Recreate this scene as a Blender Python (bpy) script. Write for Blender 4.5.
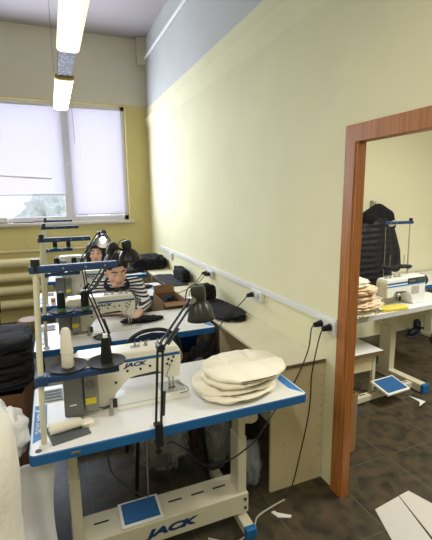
import bpy, bmesh, math, random
from mathutils import Vector, Matrix, Euler, noise

for o in list(bpy.data.objects):
    bpy.data.objects.remove(o, do_unlink=True)
SC = bpy.context.scene
COL = SC.collection
R = math.radians

# ------------------------------------------------------------------ camera
def make_camera():
    f, yaw, pitch, roll = 400.0, R(22.15), R(10.35), R(-0.67)
    cy, sy, cp, sp = math.cos(yaw), math.sin(yaw), math.cos(pitch), math.sin(pitch)
    fw = Vector((sy*cp, cy*cp, -sp)); r = Vector((cy, -sy, 0)); u = r.cross(fw)
    r2 = r*math.cos(roll) + u*math.sin(roll); u2 = -r*math.sin(roll) + u*math.cos(roll)
    cam = bpy.data.cameras.new('camera'); co = bpy.data.objects.new('camera', cam)
    COL.objects.link(co)
    m = Matrix((r2, u2, -fw)).transposed().to_4x4(); m.translation = (0, 0, 1.70)
    co.matrix_world = m
    cam.sensor_fit = 'VERTICAL'; cam.sensor_height = 24.0; cam.lens = 24.0*f/540.0
    cam.clip_start = 0.02; cam.clip_end = 200
    SC.camera = co
make_camera()

# ------------------------------------------------------------------ world, lights, exposure
vs = SC.view_settings
vs.view_transform = 'Standard'; vs.look = 'None'; vs.gamma = 1.0; vs.use_curve_mapping = False
vs.exposure = 0.15
W = bpy.data.worlds.new('overcast_sky'); SC.world = W; W.use_nodes = True
W.node_tree.nodes['Background'].inputs[0].default_value = (0.80, 0.86, 1.0, 1)
W.node_tree.nodes['Background'].inputs[1].default_value = 1.3

def area(name, loc, rot, sx, sy, power, color):
    l = bpy.data.lights.new(name, 'AREA'); l.shape = 'RECTANGLE'; l.size = sx; l.size_y = sy
    l.energy = power; l.color = color
    o = bpy.data.objects.new(name, l); COL.objects.link(o); o.location = loc; o.rotation_euler = rot
    return o
area('daylight_behind_blinds', (-0.25, 6.5, 2.2), (R(-90), 0, 0), 2.8, 1.8, 62, (0.86, 0.90, 1.0))
area('daylight_fill_inside', (-0.3, 6.01, 2.2), (R(-90), 0, 0), 2.3, 1.4, 108, (0.74, 0.84, 1.0))  # unseen light added on the room side of the blinds, standing in for daylight
area('ceiling_tube_light', (0.2, 0.2, 2.75), (0, 0, 0), 0.14, 1.2, 21, (1.0, 0.95, 0.85))
area('ceiling_tube_light', (-1.9, 3.6, 2.75), (0, 0, 0), 0.14, 1.2, 21, (1.0, 0.95, 0.85))
area('ceiling_tube_light', (-1.9, 0.8, 2.75), (0, 0, 0), 0.14, 1.2, 30, (1.0, 0.95, 0.84))
area('side_room_light', (3.3, 1.2, 2.9), (0, 0, 0), 0.3, 1.2, 85, (1.0, 0.97, 0.90))

# ------------------------------------------------------------------ materials
def lin(c):
    return tuple(((v/255.0)/12.92 if v <= 10 else (((v/255.0)+0.055)/1.055)**2.4) for v in c) + (1.0,)
MATS = {}
def mat(name, rgb, rough=0.6, metal=0.0, var=0.0, vscale=6.0, bump=0.0, bscale=60.0, spec=0.4, coat=0.0):
    if name in MATS: return MATS[name]
    m = bpy.data.materials.new(name); m.use_nodes = True; MATS[name] = m
    nt = m.node_tree; b = nt.nodes['Principled BSDF']
    c = lin(rgb)
    b.inputs['Base Color'].default_value = c; b.inputs['Roughness'].default_value = rough
    b.inputs['Metallic'].default_value = metal; b.inputs['Specular IOR Level'].default_value = spec
    b.inputs['Coat Weight'].default_value = coat
    tc = nt.nodes.new('ShaderNodeTexCoord')
    if var > 0:
        n = nt.nodes.new('ShaderNodeTexNoise'); n.inputs['Scale'].default_value = vscale; n.inputs['Detail'].default_value = 4
        nt.links.new(tc.outputs['Object'], n.inputs['Vector'])
        rp = nt.nodes.new('ShaderNodeValToRGB')
        rp.color_ramp.elements[0].position = 0.3; rp.color_ramp.elements[1].position = 0.7
        rp.color_ramp.elements[0].color = tuple(v*(1-var) for v in c[:3]) + (1,)
        rp.color_ramp.elements[1].color = tuple(min(1, v*(1+var)) for v in c[:3]) + (1,)
        nt.links.new(n.outputs['Fac'], rp.inputs['Fac']); nt.links.new(rp.outputs['Color'], b.inputs['Base Color'])
    if bump > 0:
        n = nt.nodes.new('ShaderNodeTexNoise'); n.inputs['Scale'].default_value = bscale; n.inputs['Detail'].default_value = 3
        nt.links.new(tc.outputs['Object'], n.inputs['Vector'])
        bp = nt.nodes.new('ShaderNodeBump'); bp.inputs['Strength'].default_value = bump; bp.inputs['Distance'].default_value = 0.01
        nt.links.new(n.outputs['Fac'], bp.inputs['Height']); nt.links.new(bp.outputs['Normal'], b.inputs['Normal'])
    return m

def two_tone_wall(name, low, high, zsplit):
    """painted plaster: oil paint up to a height, whitewash above"""
    m = mat(name, low, 0.8, bump=0.05, bscale=35, spec=0.2)
    nt = m.node_tree; b = nt.nodes['Principled BSDF']
    g = nt.nodes.new('ShaderNodeNewGeometry'); s = nt.nodes.new('ShaderNodeSeparateXYZ')
    nt.links.new(g.outputs['Position'], s.inputs[0])
    n = nt.nodes.new('ShaderNodeTexNoise'); n.inputs['Scale'].default_value = 2.5; n.inputs['Detail'].default_value = 5
    nt.links.new(g.outputs['Position'], n.inputs['Vector'])
    ma = nt.nodes.new('ShaderNodeMath'); ma.operation = 'MULTIPLY_ADD'; ma.inputs[1].default_value = 0.02
    nt.links.new(n.outputs['Fac'], ma.inputs[0]); nt.links.new(s.outputs['Z'], ma.inputs[2])
    gt = nt.nodes.new('ShaderNodeMath'); gt.operation = 'GREATER_THAN'; gt.inputs[1].default_value = zsplit
    nt.links.new(ma.outputs[0], gt.inputs[0])
    mx = nt.nodes.new('ShaderNodeMix'); mx.data_type = 'RGBA'
    mx.inputs[6].default_value = lin(low); mx.inputs[7].default_value = lin(high)
    nt.links.new(gt.outputs[0], mx.inputs[0])
    m2 = nt.nodes.new('ShaderNodeMix'); m2.data_type = 'RGBA'; m2.blend_type = 'MULTIPLY'; m2.inputs[0].default_value = 1.0
    rp = nt.nodes.new('ShaderNodeValToRGB'); rp.color_ramp.elements[0].position = 0.3; rp.color_ramp.elements[1].position = 0.7
    rp.color_ramp.elements[0].color = (0.94, 0.94, 0.93, 1); rp.color_ramp.elements[1].color = (1, 1, 1, 1)
    nt.links.new(n.outputs['Fac'], rp.inputs['Fac'])
    nt.links.new(mx.outputs[2], m2.inputs[6]); nt.links.new(rp.outputs['Color'], m2.inputs[7])
    nt.links.new(m2.outputs[2], b.inputs['Base Color'])
    return m

def floor_material():
    m = bpy.data.materials.new('ornamental_vinyl_tile'); m.use_nodes = True
    nt = m.node_tree; b = nt.nodes['Principled BSDF']; L = nt.links.new
    b.inputs['Roughness'].default_value = 0.42; b.inputs['Specular IOR Level'].default_value = 0.35
    def math_(op, a, bb=None, c=None):
        n = nt.nodes.new('ShaderNodeMath'); n.operation = op
        for i, v in enumerate((a, bb, c)):
            if v is None: continue
            if isinstance(v, (int, float)): n.inputs[i].default_value = v
            else: L(v, n.inputs[i])
        return n.outputs[0]
    g = nt.nodes.new('ShaderNodeNewGeometry'); s = nt.nodes.new('ShaderNodeSeparateXYZ'); L(g.outputs['Position'], s.inputs[0])
    T = 0.46
    u = math_('FRACT', math_('DIVIDE', math_('ADD', s.outputs['X'], 10.03), T)); v = math_('FRACT', math_('DIVIDE', math_('ADD', s.outputs['Y'], 10.17), T))
    uu = math_('ABSOLUTE', math_('SUBTRACT', u, 0.5)); vv = math_('ABSOLUTE', math_('SUBTRACT', v, 0.5))
    edge = math_('MAXIMUM', uu, vv)
    grout = math_('GREATER_THAN', edge, 0.492)
    r = math_('SQRT', math_('ADD', math_('MULTIPLY', uu, uu), math_('MULTIPLY', vv, vv)))
    cu = math_('SUBTRACT', uu, 0.5); cv = math_('SUBTRACT', vv, 0.5)
    rc = math_('SQRT', math_('ADD', math_('MULTIPLY', cu, cu), math_('MULTIPLY', cv, cv)))
    n = nt.nodes.new('ShaderNodeTexNoise'); n.inputs['Scale'].default_value = 9; n.inputs['Detail'].default_value = 5; L(g.outputs['Position'], n.inputs['Vector'])
    w1 = math_('SINE', math_('MULTIPLY_ADD', n.outputs['Fac'], 10.0, math_('MULTIPLY', r, 25.0)))
    w2 = math_('SINE', math_('MULTIPLY_ADD', n.outputs['Fac'], 9.0, math_('MULTIPLY', rc, 30.0)))
    inside = math_('LESS_THAN', r, 0.40)
    w = math_('ADD', math_('MULTIPLY', w1, inside), math_('MULTIPLY', w2, math_('SUBTRACT', 1.0, inside)))
    fac = math_('MULTIPLY_ADD', w, 0.10, math_('MULTIPLY_ADD', n.outputs['Fac'], 1.1, -0.10))
    rp = nt.nodes.new('ShaderNodeValToRGB'); e = rp.color_ramp.elements
    e[0].position = 0.15; e[0].color = lin((44, 38, 30)); e[1].position = 0.85; e[1].color = lin((94, 72, 50))
    k = e.new(0.5); k.color = lin((70, 64, 49))
    L(fac, rp.inputs['Fac'])
    mx = nt.nodes.new('ShaderNodeMix'); mx.data_type = 'RGBA'; L(grout, mx.inputs[0]); L(rp.outputs['Color'], mx.inputs[6])
    mx.inputs[7].default_value = lin((86, 80, 64)); L(mx.outputs[2], b.inputs['Base Color'])
    return m

def wood_material():
    m = mat('orange_brown_wood', (150, 92, 52), 0.4)
    nt = m.node_tree; b = nt.nodes['Principled BSDF']; L = nt.links.new
    tc = nt.nodes.new('ShaderNodeTexCoord'); mp = nt.nodes.new('ShaderNodeMapping'); mp.inputs['Scale'].default_value = (30, 30, 1.2)
    L(tc.outputs['Object'], mp.inputs[0]); n = nt.nodes.new('ShaderNodeTexNoise'); n.inputs['Scale'].default_value = 3; n.inputs['Detail'].default_value = 4
    L(mp.outputs[0], n.inputs['Vector']); rp = nt.nodes.new('ShaderNodeValToRGB')
    rp.color_ramp.elements[0].position = 0.3; rp.color_ramp.elements[0].color = lin((150, 92, 46))
    rp.color_ramp.elements[1].position = 0.7; rp.color_ramp.elements[1].color = lin((184, 120, 66))
    L(n.outputs['Fac'], rp.inputs['Fac']); L(rp.outputs['Color'], b.inputs['Base Color'])
    return m

def emit(name, rgb, strength):
    m = bpy.data.materials.new(name); m.use_nodes = True; nt = m.node_tree
    b = nt.nodes['Principled BSDF']; b.inputs['Base Color'].default_value = lin(rgb)
    b.inputs['Emission Color'].default_value = lin(rgb); b.inputs['Emission Strength'].default_value = strength
    b.inputs['Roughness'].default_value = 0.4
    return m

def translucent(name, rgb, amount, rough=0.6):
    m = bpy.data.materials.new(name); m.use_nodes = True; nt = m.node_tree; L = nt.links.new
    b = nt.nodes['Principled BSDF']; b.inputs['Base Color'].default_value = lin(rgb); b.inputs['Roughness'].default_value = rough
    t = nt.nodes.new('ShaderNodeBsdfTranslucent'); t.inputs[0].default_value = lin(rgb)
    x = nt.nodes.new('ShaderNodeMixShader'); x.inputs[0].default_value = amount
    L(b.outputs[0], x.inputs[1]); L(t.outputs[0], x.inputs[2]); L(x.outputs[0], nt.nodes['Material Output'].inputs[0])
    return m

def clear_plastic(name, rgb, alpha, rough=0.25):
    m = bpy.data.materials.new(name); m.use_nodes = True; nt = m.node_tree; L = nt.links.new
    b = nt.nodes['Principled BSDF']; b.inputs['Base Color'].default_value = lin(rgb); b.inputs['Roughness'].default_value = rough
    b.inputs['Specular IOR Level'].default_value = 0.8
    t = nt.nodes.new('ShaderNodeBsdfTransparent'); x = nt.nodes.new('ShaderNodeMixShader'); x.inputs[0].default_value = alpha
    L(t.outputs[0], x.inputs[1]); L(b.outputs[0], x.inputs[2]); L(x.outputs[0], nt.nodes['Material Output'].inputs[0])
    tc = nt.nodes.new('ShaderNodeTexCoord'); n = nt.nodes.new('ShaderNodeTexNoise'); n.inputs['Scale'].default_value = 14; n.inputs['Detail'].default_value = 4
    L(tc.outputs['Object'], n.inputs['Vector']); bp = nt.nodes.new('ShaderNodeBump'); bp.inputs['Strength'].default_value = 0.8; bp.inputs['Distance'].default_value = 0.03
    L(n.outputs['Fac'], bp.inputs['Height']); L(bp.outputs['Normal'], b.inputs['Normal'])
    return m

def stripe_material(name, c1, c2, axis, period):
    m = mat(name, c1, 0.85); nt = m.node_tree; L = nt.links.new; b = nt.nodes['Principled BSDF']
    tc = nt.nodes.new('ShaderNodeTexCoord'); s = nt.nodes.new('ShaderNodeSeparateXYZ'); L(tc.outputs['Object'], s.inputs[0])
    d = nt.nodes.new('ShaderNodeMath'); d.operation = 'DIVIDE'; d.inputs[1].default_value = period; L(s.outputs[axis], d.inputs[0])
    fr = nt.nodes.new('ShaderNodeMath'); fr.operation = 'FRACT'; L(d.outputs[0], fr.inputs[0])
    gt = nt.nodes.new('ShaderNodeMath'); gt.operation = 'GREATER_THAN'; gt.inputs[1].default_value = 0.52; L(fr.outputs[0], gt.inputs[0])
    mx = nt.nodes.new('ShaderNodeMix'); mx.data_type = 'RGBA'; mx.inputs[6].default_value = lin(c1); mx.inputs[7].default_value = lin(c2)
    L(gt.outputs[0], mx.inputs[0]); L(mx.outputs[2], b.inputs['Base Color'])
    return m

def quilt_material():
    m = mat('quilted_black_shell', (24, 25, 30), 0.6); nt = m.node_tree; L = nt.links.new; b = nt.nodes['Principled BSDF']
    tc = nt.nodes.new('ShaderNodeTexCoord'); w = nt.nodes.new('ShaderNodeTexWave'); w.wave_type = 'BANDS'; w.bands_direction = 'Z'
    w.inputs['Scale'].default_value = 5.0; w.inputs['Distortion'].default_value = 1.5; L(tc.outputs['Object'], w.inputs['Vector'])
    bp = nt.nodes.new('ShaderNodeBump'); bp.inputs['Strength'].default_value = 0.5; bp.inputs['Distance'].default_value = 0.012
    L(w.outputs['Fac'], bp.inputs['Height']); L(bp.outputs['Normal'], b.inputs['Normal'])
    return m

M_white = mat('white_laminate', (238, 238, 236), 0.34, var=0.03, vscale=3)
M_blue = mat('blue_edge_plastic', (32, 98, 158), 0.45)
M_blue_dark = mat('dark_blue_bar_plastic', (34, 62, 100), 0.5)
M_blue_label = mat('blue_sticker', (46, 132, 205), 0.5)
M_cream_metal = mat('cream_enamel', (232, 229, 212), 0.38, coat=0.2)
M_frame = mat('cream_painted_steel', (206, 201, 178), 0.45)
M_steel = mat('brushed_steel', (168, 166, 160), 0.35, 0.9)
M_chrome = mat('chrome', (200, 198, 192), 0.2, 1.0)
M_grey = mat('grey_motor_plastic', (112, 114, 112), 0.5)
M_grey2 = mat('grey_panel_plastic', (136, 136, 130), 0.5)
M_dark = mat('dark_grey_plastic', (60, 62, 64), 0.55)
M_black = mat('black_plastic', (22, 22, 24), 0.5)
M_black_metal = mat('black_painted_metal', (30, 31, 32), 0.38)
M_olive = mat('olive_black_enamel', (44, 45, 40), 0.35)
M_blackcloth = mat('black_cloth', (20, 20, 23), 0.95, var=0.25, vscale=14, bump=0.25, bscale=90)
M_greycloth = mat('charcoal_cloth', (52, 54, 60), 0.95, var=0.2, vscale=10, bump=0.2)
M_mauvecloth = mat('faded_mauve_cloth', (110, 98, 104), 0.95, var=0.2, bump=0.2)
M_card = mat('brown_cardboard', (150, 116, 80), 0.85, var=0.06)
M_darkcard = mat('dark_brown_cardboard', (104, 74, 50), 0.85, var=0.08)
M_cream_cloth = mat('cream_quilt_cotton', (250, 244, 222), 0.95, var=0.03, bump=0.15, bscale=120)
M_beige_cloth = mat('beige_knit_cloth', (222, 198, 166), 0.95, var=0.1, bump=0.2)
M_yellow = mat('yellow_sticker', (226, 208, 60), 0.6)
M_yellow_cloth = mat('yellow_duster_cloth', (220, 206, 90), 0.95, var=0.05, bump=0.2)
M_navy = mat('navy_lettering', (26, 58, 110), 0.5)
M_wlet = mat('white_lettering', (236, 240, 244), 0.5)
M_thread_w = mat('cream_thread', (234, 228, 210), 0.9, bump=0.3, bscale=200)
M_thread_b = mat('black_thread', (20, 20, 22), 0.85, bump=0.3, bscale=200)
M_green = mat('green_cone_plastic', (74, 128, 84), 0.6)
M_wood = wood_material()
M_counter = mat('cream_chipboard', (228, 221, 190), 0.5, var=0.03)
M_panel = mat('beige_chipboard', (214, 200, 164), 0.55, var=0.03)
M_edge = mat('brown_board_edge', (112, 92, 66), 0.7)
M_pipe = mat('ochre_oil_paint', (220, 208, 164), 0.4, var=0.05)
M_whiteplastic = mat('white_plastic', (226, 226, 222), 0.45)
M_frameup = mat('grey_white_window_pvc', (214, 212, 216), 0.5)
M_skin = mat('skin', (232, 188, 166), 0.55)
M_hair = mat('dark_brown_hair', (40, 27, 23), 0.6, bump=0.5, bscale=60)
M_lips = mat('lips', (196, 130, 120), 0.5)
M_wadding = mat('cream_wadding', (234, 231, 220), 1.0, var=0.05, bump=0.5, bscale=25)
M_glass = clear_plastic('window_glass', (235, 240, 245), 0.06, 0.05)
M_bag = clear_plastic('clear_polythene', (190, 192, 196), 0.42)
M_bagblue = clear_plastic('bluish_polythene', (180, 188, 204), 0.6)
M_film = translucent('white_foam_film', (238, 238, 240), 0.4)
M_blind = translucent('white_blind_slat', (232, 230, 238), 0.5)
M_tube_on = emit('lit_tube_diffuser', (255, 248, 222), 5.5)
M_tube_dim = emit('dim_tube_diffuser', (250, 242, 210), 0.8)
M_bulb = emit('lit_lamp_bulb', (255, 246, 228), 26.0)
M_paper = mat('pale_grey_board', (205, 203, 196), 0.7, var=0.02)
M_red = mat('red_cloth', (150, 34, 40), 0.9)
M_rubber = mat('grey_rubber_mat', (96, 102, 104), 0.8, bump=0.3, bscale=150)

# ------------------------------------------------------------------ mesh helpers
class MB:
    def __init__(s): s.bm = bmesh.new()
    def _new(s, verts, M):
        for v in verts: v.co = M @ v.co
        return s
    def box(s, x0, x1, y0, y1, z0, z1, bevel=0.0, rot=None, seg=2):
        c = Vector(((x0+x1)/2, (y0+y1)/2, (z0+z1)/2))
        r = bmesh.ops.create_cube(s.bm, size=1.0); vs_ = r['verts']
        for v in vs_: v.co = Vector((v.co.x*(x1-x0), v.co.y*(y1-y0), v.co.z*(z1-z0)))
        if bevel > 0:
            es = list({e for v in vs_ for e in v.link_edges})
            q = bmesh.ops.bevel(s.bm, geom=es, offset=bevel, segments=seg, affect='EDGES', profile=0.5)
            vs_ = list({v for f in q['faces'] for v in f.verts} | {v for v in vs_ if v.is_valid})
            seen = set(vs_); st = list(vs_)
            while st:
                a = st.pop()
                for e in a.link_edges:
                    b = e.other_vert(a)
                    if b not in seen: seen.add(b); st.append(b)
            vs_ = list(seen)
        M = Matrix.Translation(c)
        if rot: M = M @ Euler(rot).to_matrix().to_4x4()
        return s._new(vs_, M)
    def cone(s, p0, p1, r0, r1=None, seg=16, caps=True):
        p0 = Vector(p0); p1 = Vector(p1); r1 = r0 if r1 is None else r1
        d = p1-p0; q = d.to_track_quat('Z', 'Y').to_matrix().to_4x4()
        r = bmesh.ops.create_cone(s.bm, cap_ends=caps, segments=seg, radius1=r0, radius2=r1, depth=d.length)
        return s._new(r['verts'], Matrix.Translation((p0+p1)/2) @ q)
    def sphere(s, c, r, scale=(1, 1, 1), rot=None, u=16, v=10):
        q = bmesh.ops.create_uvsphere(s.bm, u_segments=u, v_segments=v, radius=r)
        M = Matrix.Translation(Vector(c))
        if rot: M = M @ Euler(rot).to_matrix().to_4x4()
        return s._new(q['verts'], M @ Matrix.Diagonal((*scale, 1)))
    def capsule(s, p0, p1, r0, r1=None, seg=14):
        r1 = r0 if r1 is None else r1
        s.cone(p0, p1, r0, r1, seg); s.sphere(p0, r0, u=seg, v=8); s.sphere(p1, r1, u=seg, v=8); return s
    def chain(s, pts):
        for a, b in zip(pts, pts[1:]): s.capsule(a[0], b[0], a[1], b[1])
        return s
    def lathe(s, prof, M=None, seg=24):
        rings = []
        for r, z in prof:
            rings.append([s.bm.verts.new((r*math.cos(2*math.pi*k/seg), r*math.sin(2*math.pi*k/seg), z)) for k in range(seg)])
        for a, b in zip(rings, rings[1:]):
            for k in range(seg): s.bm.faces.new((a[k], a[(k+1) % seg], b[(k+1) % seg], b[k]))
        closed = prof[0] == prof[-1]
        if not closed and prof[0][0] > 1e-5: s.bm.faces.new(list(reversed(rings[0])))
        if not closed and prof[-1][0] > 1e-5: s.bm.faces.new(rings[-1])
        if M is not None: s._new([v for r in rings for v in r], M)
        return s
    def prism(s, pts, a0, a1, plane='xz', M=None):
        """outline extruded along the remaining axis"""
        def P(p, a):
            return {'xz': (p[0], a, p[1]), 'xy': (p[0], p[1], a), 'yz': (a, p[0], p[1])}[plane]
        A = [s.bm.verts.new(P(p, a0)) for p in pts]; B = [s.bm.verts.new(P(p, a1)) for p in pts]
        n = len(pts)
        s.bm.faces.new(A); s.bm.faces.new(list(reversed(B)))
        for k in range(n): s.bm.faces.new((A[k], B[k], B[(k+1) % n], A[(k+1) % n]))
        if M is not None: s._new(A+B, M)
        return s
    def tube(s, pts, r, seg=8, sub=6, closed=False):
        P = [Vector(p) for p in pts]; out = []
        n = len(P)
        if n > 2:
            for i in range(n-1):
                p0, p1, p2, p3 = P[max(i-1, 0)], P[i], P[i+1], P[min(i+2, n-1)]
                for k in range(sub):
                    t = k/sub
                    out.append(0.5*((2*p1)+(-p0+p2)*t+(2*p0-5*p1+4*p2-p3)*t*t+(-p0+3*p1-3*p2+p3)*t**3))
            out.append(P[-1])
        else: out = P
        rings = []; up = Vector((0.13, 0.21, 0.97)).normalized()
        for i, p in enumerate(out):
            d = (out[min(i+1, len(out)-1)]-out[max(i-1, 0)]).normalized()
            x = d.cross(up)
            if x.length < 1e-3: x = d.cross(Vector((1, 0, 0)))
            x.normalize(); y = d.cross(x)
            rings.append([s.bm.verts.new(p + r*(x*math.cos(2*math.pi*k/seg)+y*math.sin(2*math.pi*k/seg))) for k in range(seg)])
        for a, b in zip(rings, rings[1:]):
            for k in range(seg): s.bm.faces.new((a[k], a[(k+1) % seg], b[(k+1) % seg], b[k]))
        s.bm.faces.new(list(reversed(rings[0]))); s.bm.faces.new(rings[-1])
        return s
    def grid(s, nx, ny, fn):
        V = [[s.bm.verts.new(fn(i/nx, j/ny)) for i in range(nx+1)] for j in range(ny+1)]
        for j in range(ny):
            for i in range(nx): s.bm.faces.new((V[j][i], V[j][i+1], V[j+1][i+1], V[j+1][i]))
        return s
    def blob(s, c, size, seed=0, amp=0.25, freq=3.0, sub=4, flat=True, ridged=False, boxy=0):
        q = bmesh.ops.create_icosphere(s.bm, subdivisions=sub, radius=1.0)
        c = Vector(c); off = Vector((seed*3.7, seed*1.9, seed*5.3))
        for v in q['verts']:
            d = v.co.normalized(); n = noise.fractal(d*freq+off, 0.9, 2.1, 4)
            if ridged: n = 0.5-abs(n)*1.5
            if boxy: d = d/ max(abs(d.x)**boxy+abs(d.y)**boxy+abs(d.z)**boxy, 1e-6)**(1/boxy)
            d = d*(1+amp*n)
            if flat and d.z < -0.75: d.z = -0.75
            v.co = c + Vector((d.x*size[0], d.y*size[1], (d.z+0.75 if flat else d.z)*size[2]))
        return s
    def build(s, name, m, parent=None, smooth=False, bevel=0.0, solid=0.0):
        bmesh.ops.recalc_face_normals(s.bm, faces=s.bm.faces)
        me = bpy.data.meshes.new(name); s.bm.to_mesh(me); s.bm.free()
        return link(name, me, m, parent, smooth, bevel, solid)

def link(name, me, m, parent=None, smooth=False, bevel=0.0, solid=0.0):
    me.materials.clear()
    if m: me.materials.append(m)
    o = bpy.data.objects.new(name, me); COL.objects.link(o)
    if parent: o.parent = parent
    if smooth:
        me.shade_smooth()
        if smooth != 'full': me.set_sharp_from_angle(angle=R(38))
    if bevel > 0:
        b = o.modifiers.new('bevel', 'BEVEL'); b.width = bevel; b.segments = 2; b.limit_method = 'ANGLE'; b.angle_limit = R(40)
    if solid > 0:
        b = o.modifiers.new('solid', 'SOLIDIFY'); b.thickness = solid; b.offset = 0
    return o

def evaluated(o):
    dg = bpy.context.evaluated_depsgraph_get(); dg.update()
    me = bpy.data.meshes.new_from_object(o.evaluated_get(dg), depsgraph=dg)
    d = o.data; bpy.data.objects.remove(o, do_unlink=True)
    return me

def fuse(mb, voxel=0.008, smooth=3):
    me = bpy.data.meshes.new('tmp'); mb.bm.to_mesh(me); mb.bm.free()
    o = bpy.data.objects.new('tmp', me); COL.objects.link(o)
    r = o.modifiers.new('r', 'REMESH'); r.mode = 'VOXEL'; r.voxel_size = voxel
    if smooth:
        k = o.modifiers.new('s', 'SMOOTH'); k.iterations = smooth; k.factor = 0.5
    return evaluated(o)

def text(name, body, size, m, parent, M, shear=0.0, bold=0.0, depth=0.0006, spacing=1.0, stretch=1.0):
    cu = bpy.data.curves.new('txt', 'FONT'); cu.body = body; cu.size = size; cu.shear = shear; cu.offset = bold
    cu.extrude = depth; cu.space_character = spacing; cu.align_x = 'CENTER'; cu.align_y = 'CENTER'
    o = bpy.data.objects.new('txt', cu); COL.objects.link(o)
    me = evaluated(o)
    me.transform(M @ Matrix.Diagonal((stretch, 1, 1, 1)))
    return link(name, me, m, parent)

def tag(o, label, cat, group=None, kind=None):
    if label: o['label'] = label
    if cat: o['category'] = cat
    if group: o['group'] = group
    if kind: o['kind'] = kind
    return o
def thing(name, label, cat, loc=(0, 0, 0), rz=0.0, group=None):
    o = bpy.data.objects.new(name, None); COL.objects.link(o); o.empty_display_size = 0.05
    o.location = loc; o.rotation_euler = (0, 0, rz)
    return tag(o, label, cat, group)
def struct(o): o['kind'] = 'structure'; return o
def copy_tree(o, parent=None):
    c = o.copy(); COL.objects.link(c); c.parent = parent
    for ch in [k for k in bpy.data.objects if k.parent == o]: copy_tree(ch, c)
    return c
def dup(o, loc, label, rz=None):
    c = copy_tree(o); c.location = loc; c['label'] = label
    if rz is not None: c.rotation_euler = (0, 0, rz)
    return c
def rounded(x0, x1, y0, y1, r, n=5):
    P = []
    for cx, cy, a in ((x1-r, y1-r, 0), (x0+r, y1-r, 90), (x0+r, y0+r, 180), (x1-r, y0+r, 270)):
        for k in range(n+1):
            t = R(a+90*k/n); P.append((cx+r*math.cos(t), cy+r*math.sin(t)))
    return P
FACE_BACK = lambda p: Matrix.Translation(p) @ Matrix.Rotation(R(90), 4, 'X')    # text read from -y side

# ------------------------------------------------------------------ the setting
H = 3.90; WX = 1.41; BY = 6.10
struct(MB().box(-3.3, 5.6, -1.6, 6.4, -0.06, 0).build('floor', floor_material()))
struct(MB().box(-3.3, 1.41, -1.6, 6.4, H, H+0.1).build('ceiling', mat('ceiling_whitewash', (170, 161, 165), 0.9, var=0.03, vscale=1.5)))
struct(MB().box(1.445, 5.6, -1.6, 3.7, 3.1, 3.2).build('ceiling_side_room', mat('ceiling_paint', (225, 222, 210), 0.9)))
m_back = two_tone_wall('back_wall_paint', (214, 200, 140), (218, 211, 192), 3.02)
m_right = two_tone_wall('right_wall_paint', (231, 226, 190), (198, 199, 197), 2.985)
wx0, wx1, wz0, wz1 = -1.6, 1.10, 1.37, 3.0
b = MB().box(-3.3, wx0, BY, 6.4, 0, H).box(wx1, WX, BY, 6.4, 0, H).box(wx0, wx1, BY, 6.4, 0, wz0).box(wx0, wx1, BY, 6.4, wz1, H)
struct(b.build('wall_back', m_back))
b = MB().box(WX, 1.445, 1.625, 6.4, 0, H).box(WX, 1.445, -1.6, 0.70, 0, H).box(WX, 1.445, 0.70, 1.625, 1.98, H)
struct(b.build('wall_right', m_right))
struct(MB().box(-3.4, -3.3, -1.6, 6.4, 0, H).build('wall_left', m_right))
struct(MB().box(-3.3, 5.6, -1.7, -1.6, 0, H).build('wall_front', m_right))
m_side = mat('side_room_wall_paint', (230, 226, 196), 0.6, bump=0.05)
struct(MB().box(1.445, 5.6, 3.62, 3.7, 0, 3.2).build('wall_side_room_back', m_side))
struct(MB().box(5.5, 5.6, -1.6, 3.62, 0, 3.2).build('wall_side_room_right', m_side))
# band added along the right wall, underside sloped to give a shaded stripe
struct(MB().prism([(WX, 2.85), (WX-0.03, 2.838), (WX, 2.69)], 0.0, BY, 'xz').build('trim_1', m_right))
struct(MB().tube([(WX-0.02, -1.5, 3.62), (WX-0.02, BY-0.02, 3.62)], 0.02, 8).build('trim_2', mat('white_pipe_paint', (222, 222, 222), 0.5), smooth=True))
struct(MB().box(1.29, WX, 5.98, BY, 3.55, H).build('trim_3', mat('beige_corner_box_paint', (206, 200, 180), 0.8)))
# doorway casing
door = thing('door_1', None, None, (WX, 1.1, 0)); struct(door)
k = Vector((WX, 1.1, 0))
def D(mb): 
    for v in mb.bm.verts: v.co -= k
    return mb
D(MB().prism([(0.62, 0), (0.705, 0), (0.705, 1.955), (1.615, 1.955), (1.615, 0), (1.690, 0), (1.690, 2.04), (0.62, 2.04)], WX-0.014, WX, 'yz')).build('casing', M_wood, door, bevel=0.004)
D(MB().box(WX-0.008, 1.452, 1.60, 1.625, 0, 1.98).box(WX-0.008, 1.452, 0.70, 0.725, 0, 1.98).box(WX-0.008, 1.452, 0.70, 1.625, 1.955, 1.98)).build('jamb', M_wood, door)

# window with two sashes
win = thing('window_1', None, None, (-0.25, 6.2, wz0)); struct(win)
k = Vector((-0.25, 6.2, wz0))
b = MB()
b.box(wx0, wx1, 6.2, 6.26, wz0, wz0+0.08).box(wx0, wx1, 6.2, 6.26, wz1-0.06, wz1).box(wx0, wx0+0.06, 6.2, 6.26, wz0, wz1).box(wx1-0.065, wx1, 6.2, 6.26, wz0, wz1).box(0.205, 0.335, 6.19, 6.26, wz0, wz1)
D(b).build('window_frame', M_frameup, win, bevel=0.006)
D(MB().box(wx0+0.06, 0.205, 6.225, 6.231, wz0+0.08, wz1-0.06)).build('pane', M_glass, win)
D(MB().box(0.335, wx1-0.065, 6.225, 6.231, wz0+0.08, wz1-0.06)).build('pane', M_glass, win)
D(MB().box(wx0-0.05, wx1+0.05, 6.0, 6.2, wz0-0.03, wz0+0.008, 0.006)).build('window_sill', mat('white_sill', (206, 200, 196), 0.5), win)
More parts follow.
